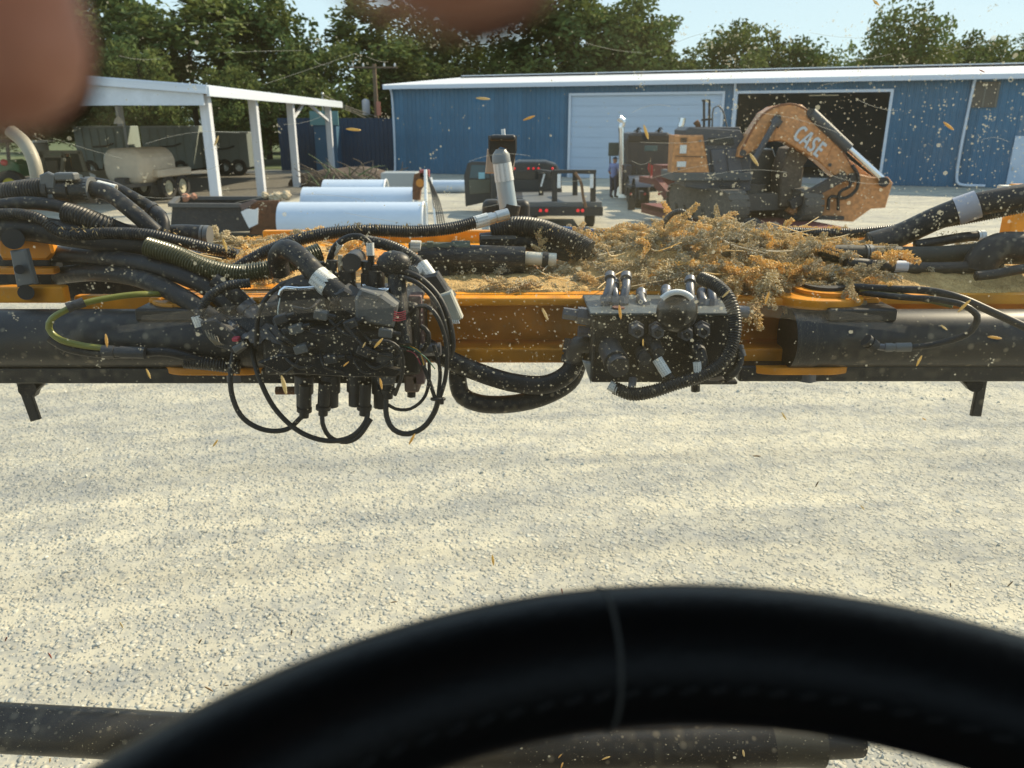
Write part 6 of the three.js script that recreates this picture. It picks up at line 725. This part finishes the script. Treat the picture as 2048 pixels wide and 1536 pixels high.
{ // the photographer's hand, fingertips reaching over the lens
  const J = {}, j = (k, x, y, z, r) => { J[k] = [x, y, z, r]; }, skin = [0.62, 0.27, 0.17], nail = [0.5, 0.27, 0.2];
  j('wr', -0.10, 0.165, 0.06, 0.028); j('fa', -0.17, 0.17, 0.16, 0.036); j('p0', -0.062, 0.135, 0.02, 0.020); j('p1', -0.085, 0.12, 0.0, 0.017); j('p2', -0.055, 0.135, -0.004, 0.017); j('p3', -0.028, 0.145, -0.002, 0.0165); j('p4', -0.003, 0.148, 0.004, 0.015);
  j('i1', -0.066, 0.094, -0.04, 0.0105); j('i2', -0.054, 0.060, -0.066, 0.0094); j('i3', -0.0472, 0.0312, -0.0705, 0.0083);
  j('m1', -0.042, 0.105, -0.034, 0.0108); j('m2', -0.014, 0.058, -0.048, 0.0096); j('m3', -0.0036, 0.0292, -0.042, 0.0094);
  j('r1', -0.002, 0.122, -0.036, 0.0102); j('r2', 0.022, 0.095, -0.055, 0.009); j('r3', 0.04, 0.072, -0.05, 0.008);
  j('l1', 0.03, 0.13, -0.022, 0.0088); j('l2', 0.052, 0.11, -0.038, 0.0078); j('l3', 0.068, 0.092, -0.034, 0.007);
  j('t0', -0.098, 0.13, 0.03, 0.016); j('t1', -0.118, 0.088, 0.03, 0.0125); j('t2', -0.108, 0.055, 0.022, 0.011); j('t3', -0.09, 0.033, 0.014, 0.0095);
  const B = [['fa', 'wr'], ['wr', 'p0'], ['p0', 'p1'], ['p0', 'p2'], ['p0', 'p3'], ['p0', 'p4'], ['p1', 'p2'], ['p2', 'p3'], ['p3', 'p4'], ['p1', 'i1'], ['i1', 'i2'], ['i2', 'i3'], ['p2', 'm1'], ['m1', 'm2'], ['m2', 'm3'], ['p3', 'r1'], ['r1', 'r2'], ['r2', 'r3'], ['p4', 'l1'], ['l1', 'l2'], ['l2', 'l3'], ['wr', 't0'], ['t0', 'p1'], ['t0', 't1'], ['t1', 't2'], ['t2', 't3']].map((b) => [...b, skin]);
  const g = figure(J, B, new THREE.Box3(V(-0.21, 0.02, -0.085), V(0.08, 0.215, 0.2)), 104), h = thing('hand', 'bare hand whose fingertips blur into the top left and top edge', 'hand'); g.applyMatrix4(camera.matrixWorld);
  part(h, 'hand_skin', g, new THREE.MeshPhysicalMaterial({ vertexColors: true, roughness: 0.55 })); 
  for (const [a, b] of [['i2', 'i3'], ['m2', 'm3'], ['r2', 'r3']]) { const A = V(...J[a]), Bp = V(...J[b]), d = Bp.clone().sub(A).normalize(), o = V(0, 0.25, -1).addScaledVector(d, -V(0, 0.25, -1).dot(d)).normalize(), q = new THREE.Matrix4().makeBasis(o.clone().cross(d), d, o); const ng = new THREE.SphereGeometry(1, 12, 8).scale(0.0058, 0.0075, 0.0016).applyMatrix4(q).translate(...Bp.clone().addScaledVector(o, J[b][3] * 0.9).toArray()).applyMatrix4(camera.matrixWorld); part(h, 'fingernail', ng, mat(0.5, 0.28, 0.2, 0.35)); }
}
{ // what sticks to the windshield
  seed = 5150; const nrm = (p) => V(0.32 * p.x, 0.16, -1).normalize(), pos = [], addDisc = (c, r, ring, sides = 7) => { const n = nrm(c), u = V(1, 0, 0).addScaledVector(n, -n.x).normalize(), v = n.clone().cross(u), ph = rnd() * 6, pt = (k, q) => { const a = ph + k / sides * 6.2832, rad = r * q * (0.75 + 0.4 * hash(k % sides + Math.floor(c.x * 9999), Math.floor(c.y * 9999))); return [c.x + u.x * Math.cos(a) * rad + v.x * Math.sin(a) * rad, c.y + u.y * Math.cos(a) * rad + v.y * Math.sin(a) * rad, c.z + u.z * Math.cos(a) * rad + v.z * Math.sin(a) * rad]; }; for (let k = 0; k < sides; k++) { if (ring) { const a = pt(k, 1), b = pt(k + 1, 1), d = pt(k, 0.62), e = pt(k + 1, 0.62); pos.push(...a, ...b, ...e, ...a, ...e, ...d); } else pos.push(...pt(k, 1), ...pt(k + 1, 1), c.x, c.y, c.z); } };
  const pix = R(1000, 1, 768, 0.95);
  for (let k = 0; k < 6200; k++) { let px = rr(-20, 2070), py = rr(-20, 1556); const heavy = rnd(); if (heavy < 0.30) { px = rr(380, 1520); py = rr(470, 790); } else if (heavy < 0.50) { px = rr(1400, 2060); py = rr(40, 470); } else if (heavy < 0.72) { px = rr(-10, 2060); py = rr(1390, 1545); } const c = onGlass(px, py), q = rnd(), r = pix * (q < 0.82 ? rr(0.6, 1.3) : q < 0.985 ? rr(1.3, 2.3) : rr(2.3, 4.5)); addDisc(c, r, rnd() < 0.22 && r > pix * 1.6, r > 2 * pix ? 9 : 6); }
  for (let k = 0; k < 70; k++) { const cx = rr(0, 2048), cy = rr(0, 760); for (let m = 0; m < 9; m++) addDisc(onGlass(cx + rr(-9, 9), cy + rr(-9, 9)), pix * rr(0.7, 1.9), false, 6); }
  const g = new THREE.BufferGeometry(); g.setAttribute('position', new THREE.Float32BufferAttribute(pos, 3)); g.computeVertexNormals();
  const sm = mesh('dust_specks', g, new THREE.MeshPhysicalMaterial({ color: lin(0.62, 0.6, 0.48), roughness: 1, transmission: 0.5, thickness: 0, transparent: true, opacity: 0.5, side: THREE.DoubleSide })); sm.userData = { kind: 'stuff', label: 'pale dust specks and dried splashes on the windshield', category: 'dust' }; rebase(sm); scene.add(sm);
  // faint wiper scratches
  const sc = []; for (let k = 0; k < 34; k++) { const x = rr(0, 2000), y = rr(60, 430), L = rr(30, 190), sl = rr(-0.35, 0.3), cv = rr(-12, 12); sc.push(sweep([0, 0.33, 0.66, 1].map((s) => onGlass(x + L * s, y + sl * L * s + cv * Math.sin(s * 3.1))), 0.00022, { rad: 4, per: 0.01 })); }
  const sx = mesh('wiper_scratches', sc, new THREE.MeshPhysicalMaterial({ color: lin(0.5, 0.52, 0.5), roughness: 1, transmission: 0.5, thickness: 0, transparent: true, opacity: 0.35 })); sx.userData = { kind: 'stuff', label: 'fine pale scratches and fibres on the windshield', category: 'scratches' }; rebase(sx); scene.add(sx);
  const husk = (() => { const g = new THREE.SphereGeometry(1, 10, 8), p = g.attributes.position; for (let i = 0; i < p.count; i++) { const x = p.getX(i); p.setXYZ(i, x, p.getY(i) * (1 - 0.2 * x * x) * 0.19, p.getZ(i) * 0.14 + 0.05 * x * x); } g.computeVertexNormals(); return g; })();
  const hm = [[0.78, 0.62, 0.28], [0.74, 0.64, 0.40], [0.78, 0.57, 0.22]].map((c) => new THREE.MeshPhysicalMaterial({ color: lin(...c), roughness: 0.8, transmission: 0.55, thickness: 0 })), brown = mat(0.2, 0.12, 0.05, 0.8), redm = new THREE.MeshPhysicalMaterial({ color: lin(0.45, 0.1, 0.05), roughness: 0.7, transmission: 0.25, thickness: 0 });
  const H = [[707, 259, 13, 5], [966, 197, 12, 4], [1058, 236, 11, -20], [1292, 264, 13, 68], [1508, 319, 14, 50], [1897, 252, 12, 32], [1752, 5, 8, 35], [433, 282, 10, -60], [213, 681, 14, -82], [297, 747, 11, 80], [568, 770, 22, 85], [762, 767, 13, 85], [757, 686, 14, -48], [728, 690, 7, -60], [824, 878, 15, -62], [431, 886, 11, -52], [1090, 628, 14, 65], [1240, 624, 15, 80], [1286, 685, 8, 85], [1452, 588, 10, -50], [1534, 596, 13, -80], [1928, 612, 15, -55], [1888, 655, 9, 35], [1989, 675, 14, 8], [1838, 722, 12, -78], [1568, 832, 11, 55], [692, 728, 8, -40], [986, 1120, 16, 85], [243, 1250, 11, 80], [1124, 1530, 12, -78], [1212, 1516, 13, -30], [1487, 1506, 14, 75], [1120, 1512, 9, -60], [100, 1520, 10, -70], [1725, 1015, 8, 50], [1848, 838, 6, 30], [450, 490, 13, 82]], HB = [[1513, 912, 9, 2], [1634, 968, 8, -75], [788, 1204, 9, -8], [583, 1265, 10, -75], [400, 1283, 10, -55], [418, 1378, 13, 42], [452, 1371, 8, -15], [1901, 1170, 7, 75], [2020, 1168, 9, -62], [178, 1344, 8, 50]], HR = [[100, 1311, 10, 80], [12, 1278, 9, -58], [98, 1264, 4, 0], [1124, 1182, 9, 80], [1964, 142, 6, 20]];
  const HL = ['navy fence', 'blue wall left of the sensor post', 'blue wall beside the white overhead door', 'semi truck roof', 'excavator house', 'far right downspout', 'sky at top right', 'first carport post', 'left folding boom', 'left lower support bar', 'left end of the valve block, longest', 'lower right of the left valve block', 'middle of the left valve block, upright slant', 'left valve block, shortest of a pair', 'gravel just under the wide cable loop', 'gravel under the left boom', 'yellow web between the valve blocks', 'top left of the right valve block', 'middle cartridge valves', 'ribbed harness of the right block', 'weeds above the right pivot', 'cable crossing on the right boom', 'right boom tube, smallest there', 'right boom near the right edge', 'lower edge of the right boom', 'gravel under the right valve block', 'left valve block rubber flap', 'middle of the bare gravel', 'lower left gravel, brightest', 'guard tube under the wheel, leftmost of three', 'guard tube under the wheel, slanting', 'guard tube under the wheel, rightmost', 'inner edge of the wheel rim', 'guard tube at far left', 'gravel at right, low', 'gravel below the right hook', 'left smooth sleeve pipe'];
  const BL = ['right middle of the gravel, lying flat', 'right middle of the gravel, standing steep', 'gravel above the wheel seam, lying flat', 'gravel above the left wheel rim', 'lower left gravel, alone', 'lower left gravel, largest with a kink', 'lower left gravel beside the kinked one', 'far right gravel, nearly upright', 'far right gravel at the very edge', 'lower left gravel, near the guard tube'], RL = ['lower left gravel, longer one', 'extreme left edge of the gravel', 'lower left gravel, round one', 'gravel just above the wheel seam', 'white roof edge at upper right'];
  for (const [list, label, ms, grp] of [[H, (i) => `yellow grain husk on the glass over the ${HL[i]}`, hm, 'yellow husks on the glass'], [HB, (i) => `brown husk on the glass over the ${BL[i]}`, [brown], 'brown husks on the glass'], [HR, (i) => `small reddish seed on the glass over the ${RL[i]}`, [redm], 'red seeds on the glass']]) list.forEach(([px, py, L, a], i) => { const m = mesh(numbered(list === HR ? 'red_seed' : 'grain_husk'), husk, ms[i % ms.length]), c = onGlass(px, py, 0.0035); m.position.copy(c); m.scale.setScalar(pix * L * 1.0); m.rotation.set(0.15, 0, -a * Math.PI / 180); m.userData = { label: label(i), category: list === HR ? 'seed' : 'husk', group: grp }; scene.add(m); });
}
settle();
scene.traverse((o) => { if (o.isMesh) { o.castShadow = true; o.receiveShadow = true; } });
renderer.render(scene, camera);
